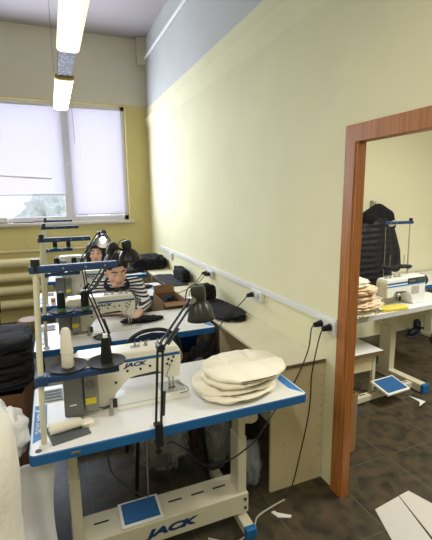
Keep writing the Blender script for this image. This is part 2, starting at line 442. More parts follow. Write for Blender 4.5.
D(MB().box(0.262, 0.272, 6.17, 6.19, 2.16, 2.2).box(0.25, 0.33, 6.155, 6.172, 2.17, 2.19, 0.004)).build('handle', M_whiteplastic, win)

def blind(x0, x1, zb, label, gapped=False):
    t = thing('window_blind', label, 'blind', ((x0+x1)/2, 6.16, wz0), 0, 'blinds at the window')
    k_ = Vector(((x0+x1)/2, 6.16, wz0)); zt = 2.96
    def L_(mb):
        for v in mb.bm.verts: v.co -= k_
        return mb
    s = MB(); z = zt-0.04; i = 0
    while z > zb+0.015:
        s.box(x0, x1, 6.1425, 6.1775, z-0.0006, z+0.0006, rot=(R(-62), 0, 0)); z -= 0.029
    L_(s).build('slats', M_blind, t)
    L_(MB().box(x0, x1, 6.145, 6.175, zt-0.03, zt, 0.003)).build('head_rail', M_frameup, t)
    L_(MB().box(x0, x1, 6.15, 6.172, zb-0.006, zb+0.008, 0.002)).build('bottom_rail', M_frameup, t)
    for q in (x0+0.14, x1-0.14): L_(MB().tube([(q, 6.147, zt-0.03), (q, 6.147, zb)], 0.0012, 5)).build('ladder_cord', M_whiteplastic, t)
    if gapped:
        L_(MB().box(x0+0.2, 0.05, 6.138, 6.142, 2.0, 2.022, rot=(0, R(3.2), 0))).build('gap_strip', M_whiteplastic, t)  # white strip drawn for the bright gap between slats
    else:
        L_(MB().tube([(x0+0.06, 6.13, zt-0.02), (x0+0.07, 6.128, zt-0.5)], 0.004, 6)).build('tilt_wand', M_steel, t)
    return t
blind(-1.52, 0.222, 1.755, 'wide white blind left of the mullion, raised above the sill with a bent slat', True)
blind(0.318, 1.036, 1.475, 'narrow white blind right of the mullion, lowered almost to the sill')
# outside
struct(MB().box(-40, 40, 7, 60, -1.2, -1.0).build('ground_outside', mat('snowy_ground', (225, 228, 232), 0.9)))
for i, (x, y, s_) in enumerate([(-3.4, 17, 1.0), (0.2, 23, 1.4), (3.6, 19, 1.0)]):
    t = thing('tree', ['pale hazy tree outside, leftmost behind the raised blind', 'tallest pale tree outside behind the window', 'pale tree outside, rightmost behind the window'][i], 'tree', (x, y, -1.0), 0, 'trees outside the window')
    MB().cone((0, 0, 0), (0, 0, 2.0), 0.12, 0.07).build('trunk', M_darkcard, t)
    MB().blob((0, 0, 1.5), (s_, s_, s_*1.1), i+40, 0.5, 2.5, 4, False).build('crown', mat('overexposed_leaves', (214, 220, 212), 0.95, var=0.12), t)  # leaf colour paled to imitate the overexposed view outside

# radiator of stacked pipes below the window
rad = thing('radiator', 'ochre painted four pipe radiator on the wall under the window', 'radiator', (-1.2, 5.98, 0.1))
for z in (0.85, 0.655, 0.475, 0.28):
    MB().tube([(-1.2, 0, z-0.1), (1.02, 0, z-0.1)], 0.062, 14).build('pipe', M_pipe, rad, smooth=True)
MB().cone((-1.15, 0, 0), (-1.15, 0, 0.8), 0.03).cone((0.97, 0, -0.1), (0.97, 0, 0.8), 0.03).build('riser', M_pipe, rad, smooth=True)
struct(MB().tube([(-3.2, 6.06, 1.0), (0.55, 6.06, 1.0), (0.6, 6.06, 1.05)], 0.018, 8).build('trim_4', M_pipe, smooth=True))
struct(MB().tube([(-0.32, 6.08, 1.0), (-0.32, 6.08, 1.12), (-0.36, 6.08, 1.14)], 0.008, 6).build('trim_5', M_pipe, smooth=True))
# cable trunking with sockets on the right wall
struct(MB().box(WX-0.022, WX, 1.69, 5.56, 0.995, 1.035, 0.003).build('trim_6', M_whiteplastic))
def socket(y, z, n, label):
    t = thing('wall_socket', label, 'socket', (WX, y, z), 0, 'sockets under the wall trunking')
    MB().box(-0.032, 0, -0.04*n, 0.04*n, -0.042, 0.042, 0.006).build('face_plate', M_whiteplastic, t)
    for q in range(n):
        yy = -0.04*n+0.04+0.08*q
        MB().cone((-0.0335, yy, 0), (-0.03, yy, 0), 0.022, 0.022, 16).build('outlet', mat('socket_recess', (170, 168, 160), 0.5), t)
    return t
socket(1.765, 0.985, 2, 'double wall socket beside the door casing with two black plugs')
socket(2.60, 0.965, 2, 'double wall socket above the counter with a black garment below')
socket(3.58, 0.965, 2, 'double wall socket third along the trunking from the doorway')
socket(4.95, 0.955, 1, 'single wall socket at the far end of the trunking by the back wall')
def plug(x, y, z, label):
    t = thing('power_plug', label, 'plug', (x, y, z), 0, 'black plugs in the wall sockets')
    MB().cone((0, 0, 0), (-0.045, 0, -0.004), 0.02, 0.014, 14).build('plug_body', M_black, t, smooth=True)
PX = WX-0.036
plug(PX, 1.80, 0.985, 'black plug in the socket nearest the doorway, left of its pair')
plug(PX, 1.722, 0.985, 'black plug in the socket nearest the doorway, right of its pair')
plug(PX, 2.645, 0.965, 'black plug in the socket above the black garment')
plug(PX, 3.63, 0.965, 'black plug in the third socket along, left of its pair')
plug(PX, 3.55, 0.965, 'black plug in the third socket along, right of its pair')
def cable(label, pts, r=0.0036, m=M_black, name='power_cable', g='cables from the wall sockets'):
    p0 = Vector(pts[-1]); mb = MB().tube(pts, r, 7)
    for v in mb.bm.verts: v.co -= p0
    o = mb.build(name, m, smooth=True); o.location = p0
    return tag(o, label, 'cable', g)

# hanging fluorescent lamps
def tube_lamp(y0, y1, m, label):
    x, z = 0.19, 2.65
    t = thing('ceiling_lamp', label, 'lamp', (x, (y0+y1)/2, z), 0, 'fluorescent lamps hanging in a row'); h = (y1-y0)/2
    P = [(-0.062, 0.045), (-0.075, 0.03), (-0.068, 0.008), (-0.045, 0), (0.045, 0), (0.068, 0.008), (0.075, 0.03), (0.062, 0.045)]
    MB().prism(P, -h+0.05, h, 'xz').build('diffuser', m, t, bevel=0.012)
    MB().prism([(a*1.04, b-0.001) for a, b in P], -h, -h+0.05, 'xz').build('end_cap', mat('yellowed_end_cap', (208, 184, 84), 0.5), t)
    MB().box(-0.055, 0.055, -h, h, 0.045, 0.085, 0.005).build('housing', M_grey2, t)
    MB().tube([(-0.075, -h+0.07, 0.07), (-0.078, -h+0.07, H-z)], 0.0018, 6).build('suspension_wire', M_grey, t)
tube_lamp(1.80, 3.02, M_tube_dim, 'nearer hanging fluorescent lamp with a dim cream diffuser, cut by the top of the photo')
tube_lamp(3.68, 4.90, M_tube_on, 'farther hanging fluorescent lamp glowing brightly in front of the window')
pm = mat('perforated_steel', (150, 146, 160), 0.6, 0.0); nt = pm.node_tree
v_ = nt.nodes.new('ShaderNodeTexVoronoi'); v_.inputs['Scale'].default_value = 34; tc_ = nt.nodes.new('ShaderNodeTexCoord')
nt.links.new(tc_.outputs['Object'], v_.inputs['Vector']); rp_ = nt.nodes.new('ShaderNodeValToRGB')
rp_.color_ramp.elements[0].position = 0.3; rp_.color_ramp.elements[0].color = lin((150, 146, 166)); rp_.color_ramp.elements[1].position = 0.42; rp_.color_ramp.elements[1].color = lin((58, 56, 62))
nt.links.new(v_.outputs['Distance'], rp_.inputs['Fac']); nt.links.new(rp_.outputs['Color'], nt.nodes['Principled BSDF'].inputs['Base Color'])
t = thing('lamp_rail', 'perforated steel rail hanging between the two fluorescent lamps', 'rail', (0.19, 3.35, 2.67))
MB().box(-0.055, 0.055, -0.32, 0.322, 0, 0.05, 0.004).build('channel', pm, t)

# ------------------------------------------------------------------ sewing tables
ROW = [1.51, 2.64, 3.79, 4.95]
def make_table(label, loc, x0=-0.15, x1=1.092, d=0.60, rz=0.0, cols=(0.002, 0.808), cy=0.16, foot=(0.07, 0.56), beam_y=0.135, logo=True, sticker=True, pedal=(0.29, 0.215), beam_z=0.185, cap_mat=M_blue, bh=0.11, fh=0.056, rod=True, bd=0.17, cw=0.024, cd=0.0, ps=1.0, group='industrial sewing tables in a row'):
    t = thing('sewing_table', label, 'table', loc, rz, group)
    MB().prism(rounded(x0+0.004, x1-0.004, 0.004, d-0.004, 0.02), 0.716, 0.750, 'xy').build('tabletop', M_white, t)
    o = rounded(x0, x1, 0, d, 0.024); i = rounded(x0+0.004, x1-0.004, 0.004, d-0.004, 0.02); b = MB(); n = len(o)
    ring = lambda P, z: [b.bm.verts.new((p[0], p[1], z)) for p in P]
    A, B, C_, D_ = ring(o, 0.708), ring(o, 0.747), ring(i, 0.7505), ring(i, 0.708)
    for k in range(n):
        q = (k+1) % n
        for s_, e_ in ((A, B), (B, C_), (D_, A)): b.bm.faces.new((s_[k], s_[q], e_[q], e_[k]))
    b.build('edge_band', M_blue, t)
    for c in cols:
        l = MB().box(c-cw, c+cw, cy-0.012, cy+0.085+cd, 0.05, 0.50, 0.004).box(c-cw*0.8, c+cw*0.8, cy-0.006, cy+0.078+cd, 0.5, 0.69, 0.003).build('leg', M_frame, t)
        MB().box(c-0.022, c+0.022, 0.06, d-0.08, 0.685, 0.715, 0.003).build('top_bracket', M_frame, l)
        f = MB().box(c-cw-0.004, c+cw+0.004, foot[0], foot[1], 0.004, fh, 0.006).build('foot', M_frame, t)
        for a, e in ((foot[0]-0.035, foot[0]), (foot[1], foot[1]+0.035)): MB().box(c-cw-0.007, c+cw+0.007, a, e, 0.0, fh+0.004, 0.008).build('foot_cap', cap_mat, f)
    bx0, bx1 = cols[0]-0.03, cols[1]+0.03
    bm_ = MB().prism([(beam_y, beam_z-bh), (beam_y, beam_z), (beam_y+bd, beam_z), (beam_y+bd, beam_z-0.02), (beam_y+0.006, beam_z-0.02), (beam_y+0.006, beam_z-bh)], bx0, bx1, 'yz').build('crossbeam', M_frame, t, bevel=0.003)
    for q in range(6):
        xx = bx0+0.10+q*(bx1-bx0-0.2)/5.5
        MB().box(xx, xx+0.07, beam_y+bd*0.55, beam_y+bd*0.55+0.01, beam_z, beam_z+0.0012).build('slot', M_black, bm_)
    if logo:
        text('lettering', 'JACK', 0.052, M_navy, bm_, FACE_BACK((0.42, beam_y-0.0008, beam_z-0.057)), 0.25, 0.003, stretch=1.95)
        for zz in (-0.03, -0.08): MB().cone((bx1-0.02, beam_y-0.006, beam_z+zz), (bx1-0.02, beam_y, beam_z+zz), 0.008, 0.008, 10).build('bolt', M_dark, bm_)
    p = MB().box(-0.10, 0.10, -0.075, 0.075, -0.012, 0.004, 0.005).build('treadle', M_whiteplastic, t)
    p.location = (pedal[0], pedal[1], beam_z+0.016 if logo else 0.14); p.rotation_euler = (R(4 if logo else 12), 0, 0); p.scale = (ps, ps, ps)
    MB().box(-0.085, 0.085, -0.062, 0.062, 0.0035, 0.0065, 0.002).build('tread_pad', mat('blue_rubber_pad', (36, 92, 150), 0.7), p)
    if rod: MB().tube([(0.05, 0.05, 0), (0.055, 0.07, 0.28), (0.055, 0.08, 0.50)], 0.004, 6).build('pull_rod', M_steel, p)
    MB().box(0.0, 0.035, -0.004, 0.0, 0.722, 0.734, 0.002).build('edge_clip', M_steel, t)
    if sticker:
        s_ = MB().prism([(x0+0.012, 0.09), (x0+0.064, 0.13), (x0+0.064, 0.40), (x0+0.012, 0.40)], 0.7502, 0.7512, 'xy').build('brand_sticker', M_blue_label, t)
        Mx = Matrix.Translation((x0+0.038, 0.25, 0.7518)) @ Matrix.Rotation(R(90), 4, 'Z') @ Matrix.Rotation(0, 4, 'X')
        text('lettering', 'JACK 杰克', 0.044, M_wlet, s_, Matrix.Translation((x0+0.038, 0.255, 0.7514)) @ Matrix.Rotation(R(-90), 4, 'Z'), 0.15, 0.0014)
        MB().prism([(x1-0.055, 0.09), (x1-0.012, 0.02), (x1-0.012, 0.24), (x1-0.055, 0.20)], 0.7502, 0.7512, 'xy').build('corner_sticker', M_blue_label, t)
        v = MB().box(x0+0.03, x0+0.135, 0.42, 0.54, 0.7502, 0.757, 0.002).build('vent_plate', M_grey2, t)
        for q in range(3): MB().box(x0+0.037, x0+0.128, 0.44+q*0.033, 0.458+q*0.033, 0.757, 0.7585).build('vent_slot', M_dark, v)
        MB().cone((x0+0.035, 0.03, 0.750), (x0+0.035, 0.03, 0.7525), 0.012, 0.012, 14).build('grommet', M_dark, t)
    return t
T1 = make_table('nearest sewing table, with the oval pads and clamped black lamp on it', (0, ROW[0], 0))

# ------------------------------------------------------------------ sewing machines: origin on the tabletop at the bed
def make_machine(label, loc, computer=False, group='white industrial sewing machines on the tables', rz=0.0):
    t = thing('sewing_machine', label, 'sewing machine', loc, rz, group)
    y0, y1 = -0.07, 0.05
    bed = MB().prism(rounded(-0.27, 0.26, -0.115, 0.08, 0.012), 0.0, 0.006, 'xy').build('bed', M_cream_metal, t)
    MB().prism(rounded(0.135, 0.255, -0.045, 0.07, 0.006), 0.0055, 0.0085, 'xy').build('needle_plate', M_steel, bed)
    MB().box(-0.25, 0.13, -0.082, -0.080, 0.0058, 0.0068).build('bed_seam', M_grey2, bed)
    out = [(-0.255, 0.07), (-0.24, 0.02), (-0.22, 0.006), (-0.105, 0.006), (-0.095, 0.03), (-0.085, 0.062), (-0.05, 0.10), (-0.02, 0.124), (0.01, 0.131),
           (0.108, 0.137), (0.138, 0.120), (0.140, 0.100), (0.150, 0.094), (0.215, 0.094), (0.224, 0.104), (0.229, 0.19), (0.227, 0.225), (0.215, 0.246), (0.19, 0.252),
           (-0.10, 0.256), (-0.235, 0.256), (-0.255, 0.235)]
    body = MB().prism(out, y0, y1, 'xz').build('body', M_cream_metal, t, bevel=0.014); body.modifiers['bevel'].segments = 3; body.modifiers['bevel'].angle_limit = R(50)
    # blue line and lettering on both faces
    for s_, yy in ((1, y0-0.0006), (-1, y1+0.0006)):
        MB().box(-0.04, 0.222, yy-0.0006, yy+0.0006, 0.211, 0.221).build('blue_stripe', M_blue, body)
        MB().box(-0.04, 0.222, yy-0.0006, yy+0.0006, 0.207, 0.2105).build('dark_line', M_navy, body)
    text('lettering', 'JACK', 0.025, M_navy, body, FACE_BACK((0.005, y0-0.0008, 0.191)), 0.25, 0.0012, stretch=1.65)
    # screws on the rear face
    for sx, sz in ((0.03, 0.165), (0.075, 0.172), (0.11, 0.177), (-0.03, 0.165), (-0.085, 0.118), (0.165, 0.19), (0.158, 0.168), (0.182, 0.178), (0.19, 0.198), (0.172, 0.158)):
        MB().cone((sx, y0-0.003, sz), (sx, y0, sz), 0.0058, 0.0058, 10).build('screw', M_black, body)
    MB().box(-0.02, 0.137, y0+0.004, y1-0.004, 0.1225, 0.134, 0.003).build('arm_underside', M_dark, body)
    # guides on top of the arm
    g = MB()
    for gx, l in ((0.02, 0.045), (0.07, 0.02), (0.13, 0.03), (0.175, 0.02)):
        g.box(gx-l/2, gx+l/2, -0.02, 0.0, 0.251, 0.260, 0.002).cone((gx, -0.01, 0.26), (gx, -0.01, 0.276), 0.005, 0.004, 10)
        g.tube([(gx+l/2-0.004, -0.01, 0.258), (gx+l/2+0.004, -0.01, 0.278), (gx+l/2+0.014, -0.01, 0.272)], 0.0018, 5)
    g.build('thread_guide', M_steel, body)
    # needle side
    n = MB().cone((0.205, 0.005, 0.012), (0.205, 0.005, 0.10), 0.0045, 0.0055, 10).cone((0.186, 0.005, 0.03), (0.186, 0.005, 0.10), 0.006, 0.006, 10)
    n.build('needle_bar', M_chrome, t, smooth=True)
    MB().box(0.176, 0.214, -0.002, 0.012, 0.0085, 0.014, 0.002).box(0.180, 0.192, 0.0, 0.01, 0.012, 0.035, 0.002).build('presser_foot', M_steel, t)
    MB().tube([(0.175, y0-0.004, 0.16), (0.158, y0-0.02, 0.145), (0.150, y0-0.018, 0.115), (0.163, y0-0.01, 0.100)], 0.003, 6).build('lift_lever', M_steel, t)
    MB().tube([(0.224, -0.02, 0.19), (0.240, -0.03, 0.20), (0.246, -0.03, 0.17), (0.236, -0.02, 0.14)], 0.002, 6).build('wire_guard', M_steel, t)
    # guard wire on the bed
    MB().tube([(0.215, -0.08, 0.010), (0.262, -0.07, 0.010), (0.262, -0.02, 0.012), (0.23, 0.05, 0.012)], 0.0018, 6).build('bed_wire', M_dark, t)
    # motor housing at the pillar
    mt = MB().prism([(-0.312, 0.035), (-0.30, 0.03), (-0.235, 0.026), (-0.232, 0.206), (-0.245, 0.218), (-0.295, 0.222), (-0.31, 0.212)], -0.145, -0.02, 'xz').build('motor_housing', M_grey, t, bevel=0.006)
    MB().box(-0.290, -0.262, -0.1462, -0.1452, 0.083, 0.088).build('maker_mark', M_wlet, mt)
    cp = MB().box(-0.23, -0.168, -0.135, -0.071, 0.034, 0.212, 0.01).build('control_panel', M_grey2, t)
    MB().box(-0.225, -0.18, -0.1368, -0.1354, 0.072, 0.100).build('warning_sticker', M_yellow, cp)
    MB().cone((-0.202, -0.139, 0.158), (-0.202, -0.1345, 0.158), 0.019, 0.019, 20).build('dial', M_grey, cp)
    MB().cone((-0.285, 0.0, 0.20), (-0.262, 0.0, 0.20), 0.050, 0.056, 24).build('hand_wheel', M_dark, t, smooth=True)
    MB().cone((-0.119, -0.135, 0.0), (-0.119, -0.135, 0.075), 0.008, 0.0055, 12).cone((-0.119, -0.135, 0), (-0.119, -0.135, 0.025), 0.011, 0.010, 12).build('tension_post', M_steel, t, smooth=True)
    MB().tube([(-0.10, -0.05, 0.02), (-0.135, -0.085, 0.012), (-0.17, -0.095, 0.03), (-0.18, -0.09, 0.05)], 0.003, 6).build('sensor_lead', M_dark, t, smooth=True)
    MB().box(-0.105, -0.085, -0.088, -0.071, 0.0, 0.045, 0.004).build('trim_sensor', M_dark, t)
    if computer:
        f = MB().box(-0.24, -0.02, 0.0505, 0.056, 0.196, 0.244, 0.004).build('display_panel', M_dark, t)
        MB().box(-0.215, -0.13, 0.056, 0.0575, 0.206, 0.236).build('screen', mat('lcd_screen', (60, 84, 78), 0.25), f)
        for q in range(4): MB().box(-0.105+q*0.019, -0.093+q*0.019, 0.056, 0.0575, 0.214, 0.226).build('button', M_grey2, f)
        MB().box(-0.24, 0.222, 0.0505, 0.053, 0.186, 0.1955).build('front_stripe', M_blue_label, t)
        for q in range(8): MB().box(-0.17, -0.07, 0.0502, 0.0512, 0.10+q*0.009, 0.104+q*0.009).build('vent_slot', M_grey2, t)
    return t
MX, MY, TZ = 0.30, 0.32, 0.7505
S1 = make_machine('nearest white sewing machine, standing left of the oval pads', (MX, ROW[0]+MY, TZ))

# ------------------------------------------------------------------ thread stands: origin at the pole's foot
SPOTS = [(0.11, 0.055), (0.258, 0.042)]
def make_stand(label, loc, group='two spool thread stands on the table corners'):
    t = thing('thread_stand', label, 'thread stand', loc, 0, group)
    MB().tube([(0, 0, 0), (0.012, 0.006, 0.36), (0.026, 0.016, 0.70)], 0.0108, 12).build('pole', mat('cream_pole_paint', (206, 204, 176), 0.45), t, smooth=True)
    MB().cone((0.026, 0.016, 0.69), (0.0265, 0.016, 0.735), 0.017, 0.015, 14).build('pole_cap', M_black, t, smooth=True)
    MB().cone((0, 0, 0), (0, 0, 0.012), 0.022, 0.016, 16).build('pole_foot', M_whiteplastic, t)
    g = MB().box(0.004, 0.318, 0.001, 0.031, 0.683, 0.710, 0.004).build('guide_bar', M_blue_dark, t)
    for q in (0.12, 0.20, 0.27): MB().cone((q, -0.001, 0.697), (q, 0.033, 0.697), 0.004, 0.004, 8).build('thread_eye', M_steel, g)
    a = MB().box(-0.012, 0.30, -0.012, 0.020, 0.262, 0.288, 0.004).box(-0.012, 0.034, -0.02, 0.026, 0.256, 0.294, 0.005).build('spool_bar', M_blue_dark, t)
    for x, y in SPOTS:
        MB().box(x-0.012, x+0.012, 0.0, y+0.01, 0.272, 0.284, 0.002).build('plate_bracket', M_blue_dark, a)
        p = MB().lathe([(0.0, 0.287), (0.060, 0.286), (0.076, 0.292), (0.077, 0.297), (0.072, 0.297), (0.058, 0.291), (0.0, 0.291)], Matrix.Translation((x, y, 0)), 32).build('spool_plate', mat('grey_brown_plate_plastic', (50, 47, 44), 0.7, spec=0.2), t, smooth=True)
        MB().cone((x, y, 0.29), (x, y, 0.40), 0.003, 0.003, 8).build('spindle', M_steel, p)
    return t
SX, SY = -0.094, 0.05
ST1 = make_stand('nearest thread stand, holding a tall cream cone and a black cone', (SX, ROW[0]+SY, TZ))
SPZ = TZ+0.2915
DZ = (0.0, -0.07, 0.0, 0.08)      # the spool arms are clamped at different heights
def cone_prof(h, r0, r1): return [(r0*0.9, 0), (r0, 0.006), (r0*0.96, h*0.4), (r1, h-0.008), (r1*0.7, h-0.004), (r1*0.6, h)]
def spool(row, which, kind, label, group):
    x, y = SPOTS[which]
    t = thing('thread_cone', label, 'thread cone', (SX+x, ROW[row]+SY+y, SPZ+DZ[row]), 0, group)
    if kind == 'tall':
        MB().lathe([(0.022, 0), (0.024, 0.004), (0.0225, 0.056), (0.0245, 0.058), (0.0245, 0.064), (0.021, 0.10), (0.0185, 0.146), (0.013, 0.158), (0.009, 0.160)], None, 20).build('thread', M_thread_w, t, smooth=True)
    else:
        MB().lathe([(0.023, 0.0), (0.024, 0.012), (0.016, 0.10), (0.012, 0.104)] if kind == 'black' else [(0.026, 0.022), (0.024, 0.115), (0.018, 0.123)], None, 20).build('thread', M_thread_b, t, smooth=True)
        MB().lathe([(0.019, 0), (0.017, 0.018), (0.009, 0.118), (0.007, 0.118)] if kind == 'black' else [(0.026, 0), (0.024, 0.024), (0.010, 0.127), (0.008, 0.128)], None, 16).build('cone_core', M_whiteplastic if kind == 'black' else M_green, t, smooth=True)
    return t
spool(0, 0, 'tall', 'tall cream thread cone on the left plate of the nearest stand', 'thread cones on the stands')
spool(0, 1, 'black', 'black thread cone on the right plate of the nearest stand', 'thread cones on the stands')
for r_, w_ in ((1, 'second'), (2, 'third'), (3, 'farthest')):
    for q, s_ in ((0, 'left'), (1, 'right')):
        spool(r_, q, 'green', 'black thread cone on the %s plate of the %s thread stand' % (s_, w_), 'thread cones on the stands')

# rows behind: copies of table, machine and stand
dup(T1, (-0.02, ROW[1], 0), 'second sewing table from the camera, where the woman in stripes works')
dup(T1, (-0.02, ROW[2], 0), 'third sewing table from the camera, where the dark haired woman sits')
dup(T1, (-0.02, ROW[3], 0), 'farthest sewing table, nearest the window wall')
dup(S1, (MX, ROW[1]+MY, TZ), 'white sewing machine in front of the woman in stripes')
dup(S1, (MX, ROW[2]+MY, TZ), 'white sewing machine on the third table, lit by the glowing lamp')
dup(S1, (MX, ROW[3]+MY, TZ), 'farthest white sewing machine, on the table nearest the window')
ST2 = dup(ST1, (SX+0.0, ROW[1]+SY, TZ), 'thread stand on the second table, left of the striped shirt woman')
ST3 = dup(ST1, (SX+0.0, ROW[2]+SY, TZ), 'thread stand on the third table, with its bar just below the sill')
ST4 = dup(ST1, (SX+0.0, ROW[3]+SY, TZ), 'farthest thread stand, its bar in front of the window sill')

for st_, q_ in ((ST2, DZ[1]), (ST4, DZ[3])):
    for ch in st_.children:
        if ch.name.startswith(('spool_bar', 'spool_plate')): ch.location.z = q_

# ------------------------------------------------------------------ counter along the right wall
ct = thing('wall_counter', 'long cream chipboard counter along the right wall under the sockets', 'counter', (WX, 1.79, 0))
MB().box(1.10-WX, -0.004, 0, 4.2, 0.752, 0.770, 0.001).build('worktop', M_counter, ct)
MB().box(1.10-WX, -0.004, -0.0035, 0, 0.751, 0.771).build('edge_strip', M_edge, ct)
p = MB().prism([(1.055-WX, 0), (-0.004, 0), (-0.004, 0.752), (1.10-WX, 0.752), (1.10-WX, 0.704), (1.055-WX, 0.704)], 0.006, 0.022, 'xz').build('side_panel', M_panel, ct)
for q in range(9):
    for xx in (0.045, 0.29): MB().cone((1.10-WX+xx, 0.004, 0.16+q*0.064), (1.10-WX+xx, 0.0062, 0.16+q*0.064), 0.0032, 0.0032, 8).build('pin_hole', M_edge, p)
for yy in (0.87, 2.0, 3.1, 4.18): MB().box(1.11-WX, -0.004, yy, yy+0.016, 0.0, 0.752).build('side_panel', M_panel, ct)
MB().box(-0.02, -0.004, 0.022, 4.18, 0.1, 0.752).build('back_board', M_panel, ct)

# ------------------------------------------------------------------ clamp lamps
def make_lamp(label, foot, elbow, wrist, axis, tall, shade_c, lit=False, m=M_black_metal, ms=M_olive, rx=0.058, loop=True, lump=None):
    F = Vector(foot); t = thing('desk_lamp', label, 'lamp', foot, 0, 'black clamp lamps on the sewing tables')
    E, Wr, S = Vector(elbow)-F, Vector(wrist)-F, Vector(shade_c)-F; ax = Vector(axis).normalized()
    c = MB().box(-0.016, 0.016, 0.004, 0.020, -0.075, 0.03, 0.003).box(-0.014, 0.014, 0.012, 0.06, 0.001, 0.012, 0.002).box(-0.014, 0.014, 0.012, 0.05, -0.075, -0.065, 0.002)
    for v in c.bm.verts: v.co.y -= 0.026
    c.cone((0, 0.012, -0.115), (0, 0.012, -0.046), 0.005, 0.005, 10).cone((0, 0.012, -0.12), (0, 0.012, -0.112), 0.013, 0.013, 12).build('clamp', m, t)
    side = Vector((0.011, 0, 0))
    b0 = Vector((0, -0.01, 0.028))
    MB().cone(b0-side, E-side, 0.0052, 0.0052, 10).cone(b0+side, E+side, 0.0052, 0.0052, 10).build('lower_arm', m, t, smooth=True)
    l = (E-b0); a, c2 = b0+l*0.10+side*1.2, b0+l*0.42+side*1.4
    MB().tube([a+Vector((0.006, -0.004, 0)), c2+Vector((0.006, -0.004, 0))], 0.0058, 8).build('spring', M_dark, t, smooth=True)
    MB().cone(E+Vector((0, -0.016, 0)), E+Vector((0, 0.016, 0)), 0.017, 0.017, 16).build('elbow_joint', m, t)
    u = (Wr-E).normalized(); n = u.cross(Vector((0, 1, 0))).normalized()*0.011
    MB().cone(E-n, Wr-n, 0.0052, 0.0052, 10).cone(E+n, Wr+n, 0.0052, 0.0052, 10).build('upper_arm', m, t, smooth=True)
    MB().tube([E+(Wr-E)*0.12-n*2.0, E+(Wr-E)*0.45-n*2.0], 0.0058, 8).build('spring', M_dark, t, smooth=True)
    MB().cone(Wr+Vector((0, -0.014, 0)), Wr+Vector((0, 0.014, 0)), 0.014, 0.014, 14).sphere(Wr, 0.013).cone(Wr, S-ax*0.02, 0.008, 0.008, 8).build('wrist_joint', M_steel if not lit and ms is M_olive else m, t)
    q = (-ax).to_track_quat('Z', 'Y').to_matrix().to_4x4(); MM = Matrix.Translation(S) @ q
    sh = MB().lathe([(rx, -0.050), (rx+0.003, -0.048), (rx*0.97, -0.028), (rx*0.86, 0.0), (rx*0.62, 0.026), (0.027, 0.040), (0.0, 0.041), (0.0, 0.038), (0.024, 0.037), (rx*0.58, 0.022), (rx*0.82, -0.003), (rx*0.94, -0.030), (rx, -0.050)], MM, 28).build('shade', ms, t, smooth='full')
    MB().lathe([(0.0, 0.036), (0.028, 0.038), (0.033, 0.056), (0.033, 0.090+tall), (0.028, 0.104+tall), (0.0, 0.108+tall)], MM, 20).build('socket_cup', ms, t, smooth=True)
    MB().lathe([(0.0, 0.034), (0.012, 0.034), (0.014, 0.01), (0.026, -0.012), (0.022, -0.032), (0.0, -0.04)], MM, 16).build('bulb', M_bulb if lit else mat('unlit_bulb', (220, 220, 214), 0.3), t, smooth=True)
    if lump:
        kk = Vector(lump)-F; MB().sphere(kk, 0.034, (1, 1, 0.9)).cone(kk, kk+Vector((-0.03, 0, -0.05)), 0.03, 0.022, 14).build('socket_lump', m, t, smooth=True)  # dark lump standing for the socket cup of another lamp behind
    if loop:
        top = S - ax*(0.10+tall)
        MB().tube([top+Vector((0.0, 0, 0.0)), top+Vector((-0.012, 0, 0.012)), top+Vector((-0.045, 0.0, -0.005)), top+Vector((-0.055, 0.0, -0.05)), Wr+Vector((-0.004, 0, 0.01))], 0.0028, 6).build('cord_loop', m, t, smooth=True)
    return t
make_lamp('black clamp lamp on the front edge of the nearest table, its arm leaning right', (0.345, ROW[0]-0.002, 0.7515), (0.372, 1.53, 1.095), (0.538, 1.60, 1.262), (0.08, -0.06, -1), 0.0, (0.577, 1.61, 1.215), rx=0.060)
make_lamp('black clamp lamp on the second table, shade above the striped top woman', (0.292, ROW[1]-0.002, 0.7515), (0.188, 2.66, 1.105), (0.385, 2.68, 1.375), (0.15, -0.1, -1), -0.01, (0.464, 2.70, 1.325), rx=0.075, ms=M_black_metal, lump=(0.362, 2.69, 1.385))
make_lamp('glowing black clamp lamp beside the face of the dark haired woman', (0.262, ROW[2]-0.002, 0.7515), (0.228, 3.82, 1.150), (0.395, 3.84, 1.385), (-0.22, -1.0, -0.85), -0.01, (0.435, 3.88, 1.325), lit=True, rx=0.075, ms=M_black_metal)

# ------------------------------------------------------------------ chairs
def make_chair(label, loc, rz=0.0, group='black chairs at the sewing tables'):
    t = thing('work_chair', label, 'chair', loc, rz, group)       # faces -y
    MB().box(-0.21, 0.21, -0.20, 0.20, 0.425, 0.465, 0.018, seg=3).build('seat', M_blackcloth, t, smooth=True)
    for sx in (-1, 1):
        MB().tube([(sx*0.19, -0.17, 0.425), (sx*0.225, -0.215, 0.0)], 0.012, 10).build('leg', M_black_metal, t, smooth=True)
        MB().tube([(sx*0.19, 0.17, 0.425), (sx*0.21, 0.205, 0.0)], 0.012, 10).build('leg', M_black_metal, t, smooth=True)
    MB().tube([(-0.19, 0.18, 0.43), (-0.20, 0.20, 0.62), (-0.17, 0.215, 0.76), (-0.09, 0.22, 0.822), (0.0, 0.222, 0.835), (0.09, 0.22, 0.822), (0.17, 0.215, 0.76), (0.20, 0.20, 0.62), (0.19, 0.18, 0.43)], 0.013, 10).build('back_frame', M_black_metal, t, smooth=True)
    P = [(-0.185, 0.62), (-0.16, 0.75), (-0.085, 0.81), (0, 0.822), (0.085, 0.81), (0.16, 0.75), (0.185, 0.62), (0.15, 0.57), (-0.15, 0.57)]
    MB().prism(P, 0.195, 0.215, 'xz').build('backrest', mat('navy_chair_fabric', (30, 44, 74), 0.9), t, bevel=0.006)
    return t
C1 = make_chair('empty black chair with rounded back, pushed under the nearest table', (0.56, 2.30, 0))
dup(C1, (0.49, 3.70, 0), 'black chair the woman in stripes sits on')
dup(C1, (0.42, 4.80, 0), 'black chair the dark haired woman sits on')

